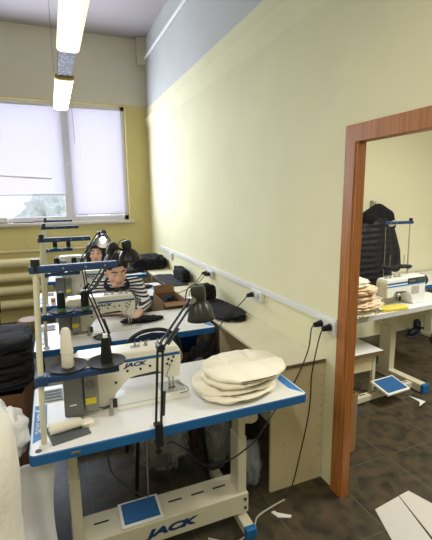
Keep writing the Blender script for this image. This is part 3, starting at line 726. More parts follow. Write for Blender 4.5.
# ------------------------------------------------------------------ people
def make_head(mb, c, rot, s=1.0):
    """head facing -y, centre of skull at c"""
    Mh = Matrix.Translation(Vector(c)) @ Euler(rot).to_matrix().to_4x4() @ Matrix.Scale(s, 4)
    P = lambda *a: Mh @ Vector(a)
    q = Euler(rot)
    def ell(cc, r):
        mb.sphere(P(*cc), s, scale=r, rot=rot, u=20, v=14)
    ell((0, 0.005, 0.030), (0.076, 0.092, 0.088)); ell((0, -0.022, -0.035), (0.062, 0.068, 0.080))
    mb.capsule(P(-0.022, -0.058, -0.088), P(0.022, -0.058, -0.088), 0.026*s)
    mb.capsule(P(0, -0.088, 0.022), P(0, -0.106, -0.022), 0.010*s, 0.015*s)
    for k in (-1, 1):
        mb.capsule(P(k*0.012, -0.092, -0.025), P(k*0.015, -0.090, -0.025), 0.010*s)
        mb.capsule(P(k*0.018, -0.086, 0.030), P(k*0.05, -0.072, 0.028), 0.011*s)
        mb.sphere(P(k*0.077, 0.008, -0.008), s, scale=(0.010, 0.020, 0.032), rot=rot)
        mb.sphere(P(k*0.042, -0.058, -0.028), s, scale=(0.026, 0.024, 0.024), rot=rot)
    mb.capsule(P(-0.016, -0.086, -0.058), P(0.016, -0.086, -0.058), 0.0095*s)
    return P, Mh
def hand(mb, w, d, up, side):
    """palm from the wrist w along d; thumb on `side`"""
    w = Vector(w); d = Vector(d).normalized(); up = Vector(up).normalized(); a = d.cross(up).normalized()
    for k in range(4):
        o = a*(0.028-0.0185*k)
        mb.capsule(w+d*0.005+o*0.7, w+d*0.075+o, 0.0145, 0.0125)
        L = (0.060, 0.072, 0.068, 0.050)[k if side > 0 else 3-k]
        p0 = w+d*0.075+o; p1 = p0+d*L*0.45+up*0.004; p2 = p1+d*L*0.32-up*0.012; p3 = p2+d*L*0.22-up*0.014
        mb.chain([(p0, 0.0095), (p1, 0.009), (p2, 0.008), (p3, 0.007)])
    b = w+d*0.02+a*side*0.026
    mb.chain([(b, 0.014), (b+d*0.03+a*side*0.024-up*0.006, 0.011), (b+d*0.062+a*side*0.028-up*0.014, 0.009)])
def face_details(P, Mh, root, rot, s, eye_open=1.0):
    for k in (-1, 1):
        MB().sphere(P(k*0.031, -0.079, 0.006), s, scale=(0.014, 0.009, 0.0075*eye_open), rot=rot).build('eye', mat('eye_white', (225, 220, 214), 0.3), root, smooth=True)
        MB().sphere(P(k*0.031, -0.0865, 0.005), s, scale=(0.0062, 0.003, 0.0062*eye_open), rot=rot).build('iris', mat('dark_iris', (42, 30, 26), 0.3), root, smooth=True)
        MB().tube([P(k*0.014, -0.097, 0.034), P(k*0.032, -0.0915, 0.040), P(k*0.052, -0.078, 0.032)], 0.0042*s, 6).build('eyebrow', M_hair, root, smooth=True)
    MB().sphere(P(0, -0.0935, -0.054), s, scale=(0.023, 0.006, 0.0045), rot=rot).sphere(P(0, -0.093, -0.062), s, scale=(0.019, 0.006, 0.005), rot=rot).build('lips', M_lips, root, smooth=True)

def person(label, loc, head_c, head_rot, pts, shirt_mat, collar_mat, hair, sleeves, hs=1.0, group=None):
    root = thing('person', label, 'person', loc, 0, group); L = Vector(loc)
    J = {k: Vector(v)-L for k, v in pts.items()}; hc = Vector(head_c)-L
    b = MB(); P, Mh = make_head(b, hc, head_rot, hs)
    b.capsule(P(0, 0.02, -0.06), J['neck'], 0.052, 0.056)
    def torso(mb, g):
        mb.chain([(J['pelvis'], 0.135+g), (J['belly'], 0.125+g), (J['chest'], 0.120+g)])
        for k in (-1, 1):
            o = Vector((k*0.075, 0, 0))
            mb.chain([(J['pelvis']+o, 0.125+g), (J['belly']+o*0.8, 0.108+g), (J['chest']+o*1.05, 0.098+g)])
        mb.chain([(J['chest'], 0.09+g), (J['neck']-Vector((0, 0, 0.045)), 0.066+g)])
        for s_ in 'RL': mb.capsule(J['neck']-Vector((0, 0, 0.055)), J['sh'+s_], 0.055+g, 0.056+g)
    torso(b, 0)
    for s_, sd in (('R', 1), ('L', -1)):
        b.chain([(J['sh'+s_], 0.050), (J['el'+s_], 0.040), (J['wr'+s_], 0.027)])
        d = (J['ha'+s_]-J['wr'+s_]); hand(b, J['wr'+s_], d, (0, 0, 1), -sd)
        b.chain([(J['hip'+s_], 0.088), (J['kn'+s_], 0.060), (J['an'+s_], 0.042)])
        b.chain([(J['an'+s_], 0.042), (J['an'+s_]+Vector((0, -0.14, -0.03)), 0.028)])
    link('body', fuse(b, 0.0055, 4), M_skin, root, smooth='full')
    face_details(P, Mh, root, head_rot, hs, 0.55 if hair == 'tied' else 1.0)
    s = MB(); torso(s, 0.012)
    for s_ in 'RL':
        e = J['el'+s_]; w = J['wr'+s_]; fr = sleeves[s_]
        s.chain([(J['sh'+s_], 0.062), (e, 0.052), (e.lerp(w, fr), 0.050-0.012*fr)])
    link('shirt', fuse(s, 0.009, 3), shirt_mat, root, smooth='full')
    n = J['neck']-Vector((0, 0, 0.035))
    ring = [n+Vector((0.092*math.cos(R(a)), -0.022+0.090*math.sin(R(a)), 0.006+0.045*math.sin(R(a)))) for a in range(0, 361, 24)]
    MB().tube(ring, 0.021, 10).build('collar', collar_mat, root, smooth='full')
    tr = MB()
    tr.chain([(J['pelvis']+Vector((0, 0, 0.03)), 0.138), (J['pelvis']+Vector((0, 0, 0.06)), 0.14)])
    for s_ in 'RL': tr.chain([(J['hip'+s_], 0.105), (J['kn'+s_], 0.076), (J['an'+s_]+Vector((0, 0, 0.03)), 0.062)])
    link('trousers', fuse(tr, 0.012, 3), M_red if hair == 'tied' else M_greycloth, root, smooth='full')
    for s_ in 'RL':
        a = J['an'+s_]
        MB().chain([(a+Vector((0, 0.02, -0.035)), 0.044), (a+Vector((0, -0.07, -0.04)), 0.042), (a+Vector((0, -0.16, -0.045)), 0.036)]).build('shoe', M_black, root, smooth='full')
    h = MB()
    def ell(cc, r): h.sphere(P(*cc), hs, scale=r, rot=head_rot, u=20, v=14)
    if hair == 'bob':
        ell((0, 0.018, 0.046), (0.090, 0.098, 0.092))
        for k in (-1, 1):
            ell((k*0.062, -0.030, 0.070), (0.040, 0.055, 0.042))
            h.chain([(P(k*0.074, -0.035, 0.05), 0.026*hs), (P(k*0.086, -0.02, -0.02), 0.030*hs), (P(k*0.080, -0.016, -0.085), 0.026*hs)])
            h.chain([(P(k*0.075, 0.04, 0.02), 0.04*hs), (P(k*0.072, 0.05, -0.08), 0.036*hs)])
        ell((0, 0.06, -0.03), (0.08, 0.05, 0.085)); ell((0.01, -0.066, 0.084), (0.055, 0.03, 0.024))
    else:
        ell((0, 0.026, 0.050), (0.084, 0.094, 0.084)); ell((0, 0.10, 0.03), (0.04, 0.035, 0.04)); ell((0, -0.048, 0.085), (0.056, 0.036, 0.026))
        for k in (-1, 1): ell((k*0.058, -0.018, 0.066), (0.030, 0.060, 0.034)); ell((k*0.072, 0.022, 0.01), (0.018, 0.035, 0.05))
    link('hair', fuse(h, 0.006, 4), M_hair, root, smooth='full')
    return root
STR = stripe_material('navy_white_stripes', (226, 226, 230), (30, 32, 46), 2, 0.025)
person('seated woman in a navy and white striped top looking down at her sewing', (0.49, 3.66, 0.0), (0.468, 3.39, 1.102), (R(20), R(-3), R(6)),
    dict(pelvis=(0.49, 3.68, 0.575), belly=(0.49, 3.655, 0.70), chest=(0.495, 3.58, 0.845), neck=(0.48, 3.48, 0.995),
         shR=(0.315, 3.54, 0.935), elR=(0.225, 3.40, 0.80), wrR=(0.425, 3.20, 0.80), haR=(0.51, 3.17, 0.785),
         shL=(0.665, 3.54, 0.935), elL=(0.695, 3.32, 0.815), wrL=(0.60, 3.12, 0.80), haL=(0.56, 3.06, 0.785),
         hipR=(0.40, 3.66, 0.57), knR=(0.37, 3.27, 0.55), anR=(0.37, 3.30, 0.085),
         hipL=(0.58, 3.66, 0.57), knL=(0.61, 3.27, 0.55), anL=(0.61, 3.30, 0.085)),
    STR, mat('navy_collar', (24, 26, 38), 0.9), 'tied', {'R': 0.25, 'L': 0.85}, hs=1.1)
person('seated woman with a dark bob facing the camera beside the glowing lamp', (0.42, 4.76, 0.0), (0.432, 4.60, 1.105), (R(3), R(0), R(-8)),
    dict(pelvis=(0.42, 4.78, 0.575), belly=(0.42, 4.76, 0.70), chest=(0.425, 4.71, 0.845), neck=(0.43, 4.66, 0.975),
         shR=(0.25, 4.69, 0.905), elR=(0.18, 4.53, 0.80), wrR=(0.36, 4.33, 0.80), haR=(0.43, 4.29, 0.785),
         shL=(0.60, 4.69, 0.905), elL=(0.69, 4.50, 0.805), wrL=(0.63, 4.28, 0.80), haL=(0.57, 4.23, 0.785),
         hipR=(0.33, 4.76, 0.57), knR=(0.30, 4.42, 0.55), anR=(0.30, 4.44, 0.085),
         hipL=(0.51, 4.76, 0.57), knL=(0.54, 4.42, 0.55), anL=(0.54, 4.44, 0.085)),
    mat('dark_jumper', (44, 46, 58), 0.95), mat('dark_collar', (32, 34, 44), 0.95), 'bob', {'R': 0.8, 'L': 0.8})

# ------------------------------------------------------------------ things on the tables
def pad(i, c, z, rz, a, b, label):
    t = tag(bpy.data.objects.new('tmp', None), None, None)
    bpy.data.objects.remove(t)
    mb = MB(); seed = i*11.3
    def quilt(x, y):
        d = 1.0
        for ln in (-0.075, 0.075): d = min(d, abs(x-ln-0.012*math.sin(y*18+i))/0.03)
        d = min(d, abs(y-0.015-0.1*x*x)/0.028)
        return min(1, d)
    for side in (1, -1):
        NR, NT = 34, 96; rings = []
        for r in range(NR+1):
            q = r/NR; row = []
            for k in range(NT):
                th = 2*math.pi*k/NT
                wob = 1+0.018*noise.noise(Vector((math.cos(th)*2.5, math.sin(th)*2.5, seed)))
                ct, st = math.cos(th), math.sin(th)
                ex = (abs(ct)**0.85)*(1 if ct > 0 else -1); ey = (abs(st)**0.85)*(1 if st > 0 else -1)
                x, y = a*q*ex*wob, b*q*ey*wob
                th_ = 0.5*0.038*(1-q**7)**0.5
                zz = side*(th_*(0.10+0.90*quilt(x, y)**0.6))
                zz += 0.006*noise.noise(Vector((x*7, y*7, seed)))*q + 0.003*math.sin(th*9+i)*q**4
                row.append(mb.bm.verts.new((x, y, zz)))
            rings.append(row)
        for r0, r1 in zip(rings, rings[1:]):
            for k in range(NT): mb.bm.faces.new((r0[k], r0[(k+1) % NT], r1[(k+1) % NT], r1[k]))
    bmesh.ops.remove_doubles(mb.bm, verts=mb.bm.verts, dist=0.0012)
    o = mb.build('seat_pad', M_cream_cloth, smooth='full'); o.location = (c[0], c[1], z); o.rotation_euler = (R((-1.0, 1.0, -0.5, 1.0)[i]), R((0.5, -1.0, 0.8, 0.0)[i]), R(rz))
    tag(o, label, 'seat pad', 'stack of oval quilted pads')
    mb = MB(); n = 40
    pts = [((a+0.001)*math.cos(2*math.pi*k/n), (b+0.001)*math.sin(2*math.pi*k/n), 0.003*math.sin(2*math.pi*k/n*5+i)) for k in range(n//2+6, n)]
    mb.tube(pts, 0.0028, 6, 3).build('dark_piping', M_dark, o, smooth=True)
    return o
pad(0, (0.790, 1.690), 0.7755, 10, 0.208, 0.160, 'cream quilted oval pad at the bottom of the stack')
pad(1, (0.775, 1.705), 0.8055, -6, 0.205, 0.160, 'cream quilted oval pad second from the bottom, poking out leftwards')
pad(2, (0.825, 1.700), 0.8345, 10, 0.205, 0.160, 'cream quilted oval pad just under the top pad')
pad(3, (0.838, 1.706), 0.8650, 0, 0.214, 0.174, 'topmost cream quilted oval pad of the stack')

def sheet(name, label, cat, m, loc, sx, sy, rz=0.0, amp=0.01, seed=0, thick=0.004, group=None, irregular=0.0, base=0.0):
    s = MB().grid(28, 28, lambda u, v: Vector(((u-0.5)*sx*(1+irregular*math.sin(v*7+seed)), (v-0.5)*sy*(1+irregular*math.sin(u*6+seed*2)),
        base+amp*(0.6+noise.fractal(Vector((u*4+seed, v*4, seed*2.1)), 0.8, 2.0, 3)))))
    o = s.build(name, m, smooth='full', solid=thick); o.location = loc; o.rotation_euler = (0, 0, rz)
    for v in o.data.vertices: v.co.z = max(v.co.z, thick*0.5)
    return tag(o, label, cat, group)
def heap(name, label, cat, m, loc, size, seed, amp=0.3, freq=2.4, rz=0.0, group=None, ridged=True, sub=5, boxy=0):
    o = MB().blob((0, 0, 0), size, seed, amp, freq, sub, True, ridged, boxy).build(name, m, smooth='full')
    o.location = loc; o.rotation_euler = (0, 0, rz)
    zmin = min(v.co.z for v in o.data.vertices)
    for v in o.data.vertices: v.co.z -= zmin
    return tag(o, label, cat, group)
# near table, left end
sheet('rubber_mat', 'grey ribbed mat under the lying cream spool on the nearest table', 'mat', M_rubber, (-0.005, 1.635, TZ), 0.15, 0.14, R(12), 0.0015, 3, 0.005)
t = thing('thread_spool', 'cream thread spool lying on its side on the grey mat', 'thread spool', (-0.012, 1.632, TZ+0.008), R(7))
MB().lathe([(0.0, -0.062), (0.022, -0.062), (0.0235, -0.058), (0.0205, 0.02), (0.0185, 0.058), (0.012, 0.066), (0.0, 0.067)], Matrix.Translation((0, 0, 0.0225)) @ Matrix.Rotation(R(90), 4, 'Y'), 22).build('thread', M_thread_w, t, smooth=True)
MB().lathe([(0.007, -0.066), (0.007, 0.072), (0.0, 0.072)], Matrix.Translation((0, 0, 0.0225)) @ Matrix.Rotation(R(90), 4, 'Y'), 14).build('core', M_whiteplastic, t, smooth=True)
t = thing('bobbin_wadding', 'rolled white cloth strip beside the grey motor housing', 'cloth', (0.074, 1.645, TZ))
MB().blob((0, 0, 0), (0.028, 0.024, 0.020), 21, 0.18, 2.5, 4).build('roll', M_thread_w, t, smooth='full')
MB().tube([(-0.022, -0.012, 0.018), (-0.010, -0.024, 0.024), (0.008, -0.022, 0.026), (0.022, -0.008, 0.022)], 0.006, 8).build('fold', M_cream_cloth, t, smooth='full')
# second table and beyond
heap('dark_fabric_piece', 'black fabric piece under the hands of the woman in stripes', 'cloth', M_blackcloth, (0.60, 3.02, TZ), (0.15, 0.075, 0.016), 5, 0.35)
t = thing('thread_dish', 'dark round dish with small tools on the second table', 'dish', (0.255, 2.74, TZ))
MB().lathe([(0.0, 0.0), (0.045, 0.0), (0.055, 0.012), (0.052, 0.012), (0.043, 0.004), (0.0, 0.004)], None, 24).build('bowl', M_dark, t, smooth=True)
MB().tube([(-0.03, 0, 0.01), (0.04, 0.01, 0.016)], 0.003, 6).build('snips', M_steel, t)
heap('cut_fabric', 'flat black fabric lying on the third sewing table', 'cloth', M_blackcloth, (0.78, 4.2, TZ), (0.17, 0.12, 0.012), 8, 0.3)
sheet('paper_pattern', 'pale blue paper at the right end of the third table', 'paper', mat('pale_blue_paper', (120, 182, 222), 0.8), (0.985, 4.05, TZ), 0.12, 0.26, 0.0, 0.001, 2, 0.002)
heap('cut_fabric', 'crumpled dark cloth on the farthest sewing table', 'cloth', M_greycloth, (0.86, 5.2, TZ), (0.17, 0.14, 0.03), 9, 0.3)
t = thing('paper_tag', 'orange and white paper tag hanging on the second thread stand', 'tag', (SX+0.052, ROW[2]+0.02, TZ))
MB().box(-0.02, 0.02, -0.002, 0.002, 0, 0.07, 0.001).build('card', M_whiteplastic, t); MB().box(-0.014, 0.014, -0.003, -0.002, 0.03, 0.055).build('print', mat('orange_print', (232, 120, 60), 0.6), t)

# on the counter
CZ = 0.7705
heap('black_garment', 'black garment spread on the counter behind the second table', 'garment', M_blackcloth, (1.245, 2.93, CZ), (0.135, 0.31, 0.022), 12, 0.30, 1.4, ridged=False, boxy=3)
sheet('beige_cloth', 'beige cloth edge under the black garment on the counter', 'cloth', M_beige_cloth, (1.265, 2.72, CZ), 0.20, 0.14, 0.2, 0.004, 4, 0.003)
heap('black_bag', 'upright black bag on the counter behind the cardboard carton', 'bag', M_blackcloth, (1.23, 3.33, CZ), (0.10, 0.08, 0.085), 15, 0.2, 1.6, boxy=4)
sheet('fabric_length', 'flat dark fabric panel on the counter beside the third table', 'cloth', M_greycloth, (1.20, 4.35, CZ), 0.23, 0.70, 0.0, 0.006, 6, 0.004)
heap('dark_folded_cloth', 'dark folded cloth propped against the wall under the plugs', 'cloth', M_blackcloth, (1.325, 4.30, CZ+0.012), (0.05, 0.20, 0.075), 18, 0.16, 1.6, boxy=5)
t = heap('black_bundle', 'long black bundle at the far end of the counter near the back wall', 'bundle', M_blackcloth, (1.16, 5.30, CZ), (0.22, 0.22, 0.095), 22, 0.2, 1.5, boxy=4)
# cardboard carton with black fabric
def carton(label, loc, sx, sy, h, rz, m, flaps=True, group=None):
    t = thing('cardboard_carton', label, 'carton', loc, rz, group); w = 0.004
    b = MB().box(-sx, sx, -sy, -sy+w, 0, h).box(-sx, sx, sy-w, sy, 0, h).box(-sx, -sx+w, -sy+w, sy-w, 0, h).box(sx-w, sx, -sy+w, sy-w, 0, h).box(-sx+w, sx-w, -sy+w, sy-w, 0, w)
    b.build('box_walls', m, t)
    if flaps:
        MB().box(-sx, sx, -sy-0.07, -sy, h-0.016, h-0.012, rot=(R(14), 0, 0)).build('flap', m, t)
        MB().box(-sx+0.006, sx-0.006, sy-0.012, sy-0.008, h-0.01, h+0.07, rot=(R(-14), 0, 0)).build('flap', m, t)
    return t
carton('open cardboard carton of black cloth between second table and counter', (0.955, 3.50, 0), 0.105, 0.20, 0.80, 0.0, M_card)
heap('black_cloth_filling', 'black cloth inside the open carton by the counter', 'cloth', M_blackcloth, (0.955, 3.50, 0.55), (0.085, 0.16, 0.15), 31, 0.15)

# ------------------------------------------------------------------ under and between the tables
carton('closed brown carton under the second table by the counter', (0.95, 3.02, 0), 0.11, 0.17, 0.50, 0.0, M_darkcard, False)
t = thing('plastic_basin', 'blue plastic basin on the brown carton under the second table', 'basin', (0.945, 3.0, 0.503))
MB().lathe([(0.0, 0.0), (0.08, 0.0), (0.10, 0.06), (0.112, 0.10), (0.118, 0.10), (0.118, 0.108), (0.109, 0.108), (0.096, 0.06), (0.077, 0.006), (0.0, 0.006)], None, 30).build('bowl', mat('blue_plastic', (34, 74, 178), 0.35), t, smooth=True)
# stool with a heap of clothes
t = thing('low_stool', 'low wooden stool under the heap of black clothes', 'stool', (0.915, 2.50, 0))
MB().box(-0.13, 0.13, -0.12, 0.12, 0.36, 0.385, 0.006).build('seat', M_darkcard, t)
for sx in (-1, 1):
    for sy in (-1, 1): MB().box(sx*0.105-0.013, sx*0.105+0.013, sy*0.095-0.013, sy*0.095+0.013, 0, 0.36).build('leg', M_darkcard, t)
heap('clothes_heap', 'heap of black clothes on the stool beside the counter', 'clothes', M_blackcloth, (0.93, 2.53, 0.386), (0.11, 0.08, 0.165), 41, 0.5, 3.0)
heap('clothes_heap', 'faded mauve cloth at the front of the black clothes heap', 'clothes', M_mauvecloth, (0.85, 2.41, 0.386), (0.065, 0.045, 0.13), 44, 0.4, 3.0)
# polythene bags on the floor
heap('plastic_bag', 'large clear polythene bag under the middle of the nearest table', 'plastic bag', M_bag, (0.545, 2.30, 0), (0.155, 0.13, 0.22), 51, 0.45, 1.5, group='polythene bags under the nearest table', sub=4)
heap('plastic_bag', 'clear polythene bag behind the right leg of the nearest table', 'plastic bag', M_bag, (0.89, 2.17, 0), (0.085, 0.075, 0.19), 54, 0.45, 1.5, group='polythene bags under the nearest table', sub=4)
heap('plastic_bag', 'bluish polythene bag between the right table leg and the counter panel', 'plastic bag', M_bagblue, (0.985, 1.95, 0), (0.075, 0.09, 0.17), 57, 0.45, 1.5, group='polythene bags under the nearest table', sub=4)
heap('bag_stuffing', 'pale cloth bundle inside the bag behind the right table leg', 'cloth', mat('pale_grey_cloth', (168, 160, 148), 0.95, bump=0.3), (0.89, 2.18, 0.004), (0.05, 0.045, 0.11), 61, 0.4)
heap('black_sack', 'black sack with white stripe lying on the bluish bag by the panel', 'sack', M_blackcloth, (0.985, 1.95, 0.30), (0.055, 0.075, 0.055), 63, 0.3)
heap('cloth_roll', 'cream cloth on top of the black sack by the panel', 'cloth', M_cream_cloth, (0.985, 1.95, 0.40), (0.055, 0.06, 0.03), 66, 0.3)
# left side: black fabric on a box
carton('brown carton under the black fabric pile at the left edge', (-0.42, 2.42, 0), 0.23, 0.22, 0.70, R(-4), M_darkcard, False)
for k in range(4):
    heap('black_fabric_fold', ['black fabric fold at the bottom of the left pile', 'black fabric fold second from the bottom of the left pile', 'black fabric fold second from the top of the left pile', 'black fabric fold topmost on the left pile'][k],
        'fabric', M_blackcloth, (-0.42+0.01*k, 2.40+0.02*k, 0.704+0.064*k), (0.245-0.008*k, 0.20, 0.036), 70+k, 0.16, 1.8, boxy=4, group='black fabric pile on the left carton')
t = thing('round_stool', 'round brown stool by the radiator, left of the second table', 'stool', (-0.27, 4.15, 0))
MB().lathe([(0.0, 0.56), (0.10, 0.555), (0.125, 0.52), (0.125, 0.47), (0.11, 0.44), (0.0, 0.44)], None, 26).build('seat', mat('brown_leatherette', (128, 96, 66), 0.55), t, smooth=True)
for k in range(4): MB().tube([(0.08*math.cos(R(45+90*k)), 0.08*math.sin(R(45+90*k)), 0.45), (0.12*math.cos(R(45+90*k)), 0.12*math.sin(R(45+90*k)), 0)], 0.011, 8).build('leg', M_dark, t)
t = thing('office_chair', 'dark grey chair at the left edge beside the radiator', 'chair', (-0.68, 4.3, 0))
MB().box(-0.2, 0.155, -0.03, 0.03, 0.60, 1.0, 0.02).build('backrest', M_greycloth, t); MB().box(-0.2, 0.18, -0.40, -0.02, 0.44, 0.49, 0.02).build('seat', M_greycloth, t)
for sx in (-0.17, 0.15):
    for sy in (-0.37, -0.05): MB().cone((sx, sy, 0), (sx, sy, 0.45), 0.012, 0.012, 8).build('leg', M_black_metal, t)
MB().box(-0.16, -0.13, -0.02, 0.0, 0.45, 0.65).box(0.11, 0.14, -0.02, 0.0, 0.45, 0.65).build('back_support', M_black_metal, t)
# left foreground: wadding bale, film
def bale():
    m = MB()
    def fn(u, v):
        th = 2*math.pi*u; z = v*1.22
        r = 1+0.05*noise.fractal(Vector((math.cos(th)*1.6, math.sin(th)*1.6, z*3.0)), 0.8, 2, 4)+0.02*math.sin(z*15)
        e = 1.0 if v < 0.84 else max(0.02, 1-((v-0.84)/0.16)**2*0.98)
        return Vector((0.29*r*e*math.cos(th), 0.24*r*e*math.sin(th), z))
    m.grid(48, 44, fn); bmesh.ops.remove_doubles(m.bm, verts=m.bm.verts, dist=0.001)
    o = m.build('wadding_roll', M_wadding, smooth='full'); o.location = (-0.45, 1.24, 0.002)
    for i in range(44+1): pass
    return tag(o, 'tall cream roll of quilted wadding at the left edge', 'wadding roll')
bale()
heap('foam_crumple', 'crumpled grey white foam sheet bulging beside the cream wadding roll', 'foam sheet', mat('grey_white_foam', (232, 232, 232), 0.8), (-0.245, 1.66, 0.685), (0.085, 0.085, 0.125), 83, 0.30, 1.5, ridged=False)
carton('brown carton carrying the crumpled foam, tucked left of the nearest table', (-0.335, 1.79, 0), 0.115, 0.18, 0.683, 0.0, M_darkcard, False)
def film_pt(u, v):
    drop = 1-v
    x = -0.215+0.15*u+0.035*drop*u+0.012*math.sin(v*7)*u-0.05*drop
    y = 0.018*math.sin(u*9+v*6)*(1.2-v)+0.03*noise.noise(Vector((u*2.5, v*3, 2)))-0.05*drop-0.05*max(0, math.sin((v-0.25)*9))*(1-u)
    return Vector((x, y, 0.70*v+0.002))
t = MB().grid(26, 40, film_pt).build('foam_film', M_film, smooth='full', solid=0.003)
t.location = (0.0, 1.555, 0.002); tag(t, 'white translucent foam film hanging in front of the left table leg', 'foam film')
heap('wadding_scrap', 'cream wadding bulge on the floor at the bottom left', 'wadding', M_wadding, (-0.06, 1.40, 0), (0.11, 0.08, 0.14), 87, 0.22, 1.4, ridged=False)
heap('white_cloth', 'white cloth lying low between the left carton and wadding roll', 'cloth', mat('white_cotton', (222, 222, 220), 0.95), (-0.55, 2.075, 0), (0.16, 0.08, 0.33), 89, 0.3, 2)

# cables
zc = 0.985
cable('black cable from the left plug by the doorway, down behind the table end', [(PX-0.045, 1.80, zc-0.004), (PX-0.075, 1.785, zc-0.02), (1.275, 1.772, 0.86), (1.225, 1.768, 0.75), (1.15, 1.77, 0.62), (1.06, 1.765, 0.535), (0.95, 1.68, 0.515), (0.845, 1.59, 0.515), (0.75, 1.585, 0.465), (0.675, 1.585, 0.444)])
a = thing('power_adapter', 'black in-line power adapter hanging under the nearest table', 'adapter', (0.635, 1.585, 0.443), R(4))
MB().box(-0.036, 0.036, -0.014, 0.014, -0.013, 0.013, 0.004).build('adapter_case', M_black, a)
cable('black cable from the hanging adapter up to the clamp lamp', [(0.598, 1.585, 0.447), (0.553, 1.58, 0.482), (0.506, 1.575, 0.548), (0.45, 1.54, 0.62), (0.39, 1.505, 0.68), (0.365, 1.488, 0.67)], g='cables under the nearest table')
cable('dark cable from the right plug by the doorway down to the floor', [(PX-0.045, 1.722, zc-0.004), (PX-0.06, 1.722, zc-0.03), (1.305, 1.745, 0.84), (1.285, 1.75, 0.70), (1.285, 1.755, 0.55), (1.265, 1.755, 0.40), (1.22, 1.75, 0.22), (1.17, 1.74, 0.06), (1.10, 1.72, 0.006)])
cable('pale grey cable trailing over the floor from the panel to the crossbeam', [(1.10, 1.71, 0.006), (1.00, 1.69, 0.006), (0.90, 1.66, 0.006), (0.84, 1.60, 0.006), (0.72, 1.56, 0.006), (0.60, 1.62, 0.02)], 0.005, mat('pale_grey_cable', (176, 172, 160), 0.5), 'floor_cable', None)
cable('black cable from the socket above the black garment to the second table', [(PX-0.045, 2.645, 0.961), (1.29, 2.63, 0.93), (1.20, 2.62, 0.86), (1.10, 2.60, 0.79), (1.045, 2.58, 0.68), (0.99, 2.62, 0.56)])
cable('black cable from the left plug of the third socket to the counter', [(PX-0.045, 3.63, 0.961), (1.29, 3.64, 0.90), (1.22, 3.66, 0.83), (1.12, 3.70, 0.778), (1.04, 3.72, 0.775)])
cable('black cable from the right plug of the third socket to the counter', [(PX-0.045, 3.55, 0.961), (1.28, 3.58, 0.89), (1.20, 3.60, 0.82), (1.17, 3.56, 0.79), (1.15, 3.50, 0.7755)])
cable('grey cable hanging under the left half of the nearest table', [(0.14, 1.60, 0.70), (0.16, 1.66, 0.50), (0.23, 1.72, 0.36), (0.31, 1.76, 0.25)], 0.0045, M_dark, 'hanging_cable', 'cables under the nearest table')
# floor scraps
def flat(name, pts, m, label, cat, z=0.0, th=0.002):
    c = Vector((sum(p[0] for p in pts)/len(pts), sum(p[1] for p in pts)/len(pts)))
    o = MB().prism([(p[0]-c.x, p[1]-c.y) for p in pts], 0, th, 'xy').build(name, m); o.location = (c.x, c.y, z+0.0005)
    return tag(o, label, cat)
flat('plastic_scrap', [(0.985, 1.66), (1.005, 1.662), (1.012, 1.645), (1.075, 1.598), (1.06, 1.588), (1.00, 1.617)], M_whiteplastic, 'white plastic scrap on the floor beside the cable', 'scrap', 0, 0.006)
flat('paper_sheet', [(1.518, 1.456), (1.714, 1.480), (1.58, 1.02), (1.37, 1.06)], M_paper, 'pale grey board on the floor in the doorway, left one', 'board', 0, 0.004)
flat('paper_sheet', [(1.720, 1.482), (1.800, 1.490), (1.93, 1.10), (1.60, 1.02)], M_paper, 'pale grey board on the floor in the doorway, right one', 'board', 0, 0.004)
flat('paper_scrap', [(2.72, 2.33), (2.77, 2.20), (2.66, 2.165), (2.72, 2.215)], M_whiteplastic, 'white triangular paper scrap on the side room floor', 'scrap')

# window sill bits
t = thing('sill_bottle', 'white plastic bottle lying on the sill at the left edge', 'bottle', (-0.60, 6.08, wz0+0.009))
MB().lathe([(0.0, -0.10), (0.04, -0.10), (0.044, -0.06), (0.044, 0.05), (0.016, 0.08), (0.016, 0.11), (0.0, 0.11)], Matrix.Translation((0, 0, 0.045)) @ Matrix.Rotation(R(90), 4, 'Y'), 18).build('bottle_body', M_whiteplastic, t, smooth=True)
t = thing('scissors', 'dark tailor scissors lying on the window sill', 'scissors', (-0.28, 6.08, wz0+0.009))
MB().box(-0.20, 0.05, -0.012, 0.012, 0, 0.012, 0.003).build('blades', M_dark, t)
MB().tube([(0.05, 0.0, 0.012), (0.11, 0.035, 0.012), (0.16, 0.03, 0.012), (0.15, -0.002, 0.012), (0.05, 0.0, 0.012)], 0.008, 8).build('handle', mat('purple_plastic', (84, 50, 96), 0.4), t)

# ------------------------------------------------------------------ side room
T5 = make_table('white sewing table in the side room, seen through the doorway', (2.0, 2.36, 0), -0.02, 1.42, 0.60, R(4), (0.05, 0.885), 0.26, (-0.09, 0.40), -0.01, False, False, (0.505, -0.06), 0.062, bh=0.045, fh=0.078, rod=False, bd=0.06, cw=0.034, cd=0.03, ps=1.3, group=None)
for ch in T5.children:
    if ch.name.startswith('edge_band'): ch.data = ch.data.copy(); ch.data.materials.clear(); ch.data.materials.append(mat('grey_edge_plastic', (196, 196, 194), 0.5))
_keep = M_cream_metal; M_cream_metal = mat('white_enamel', (232, 232, 228), 0.38, coat=0.2)
S5 = make_machine('white sewing machine with a dark display panel in the side room', (2.765, 2.535, TZ), True, None, R(184))
M_cream_metal = _keep
t = make_stand('thread stand in the side room, in front of the hanging coat', (3.13, 2.80, TZ), None)
t.scale = (-1, 1, 1) if False else (1, 1, 1); t.rotation_euler = (0, 0, R(176))
T6 = make_table('second table in the side room, its blue edge behind the machine', (3.52, 3.0, 0), -0.02, 1.2, 0.60, 0, (0.62, 1.08), 0.30, (0.05, 0.5), 0.1, False, False, (0.85, 0.3), 0.085, bh=0.07, group=None)
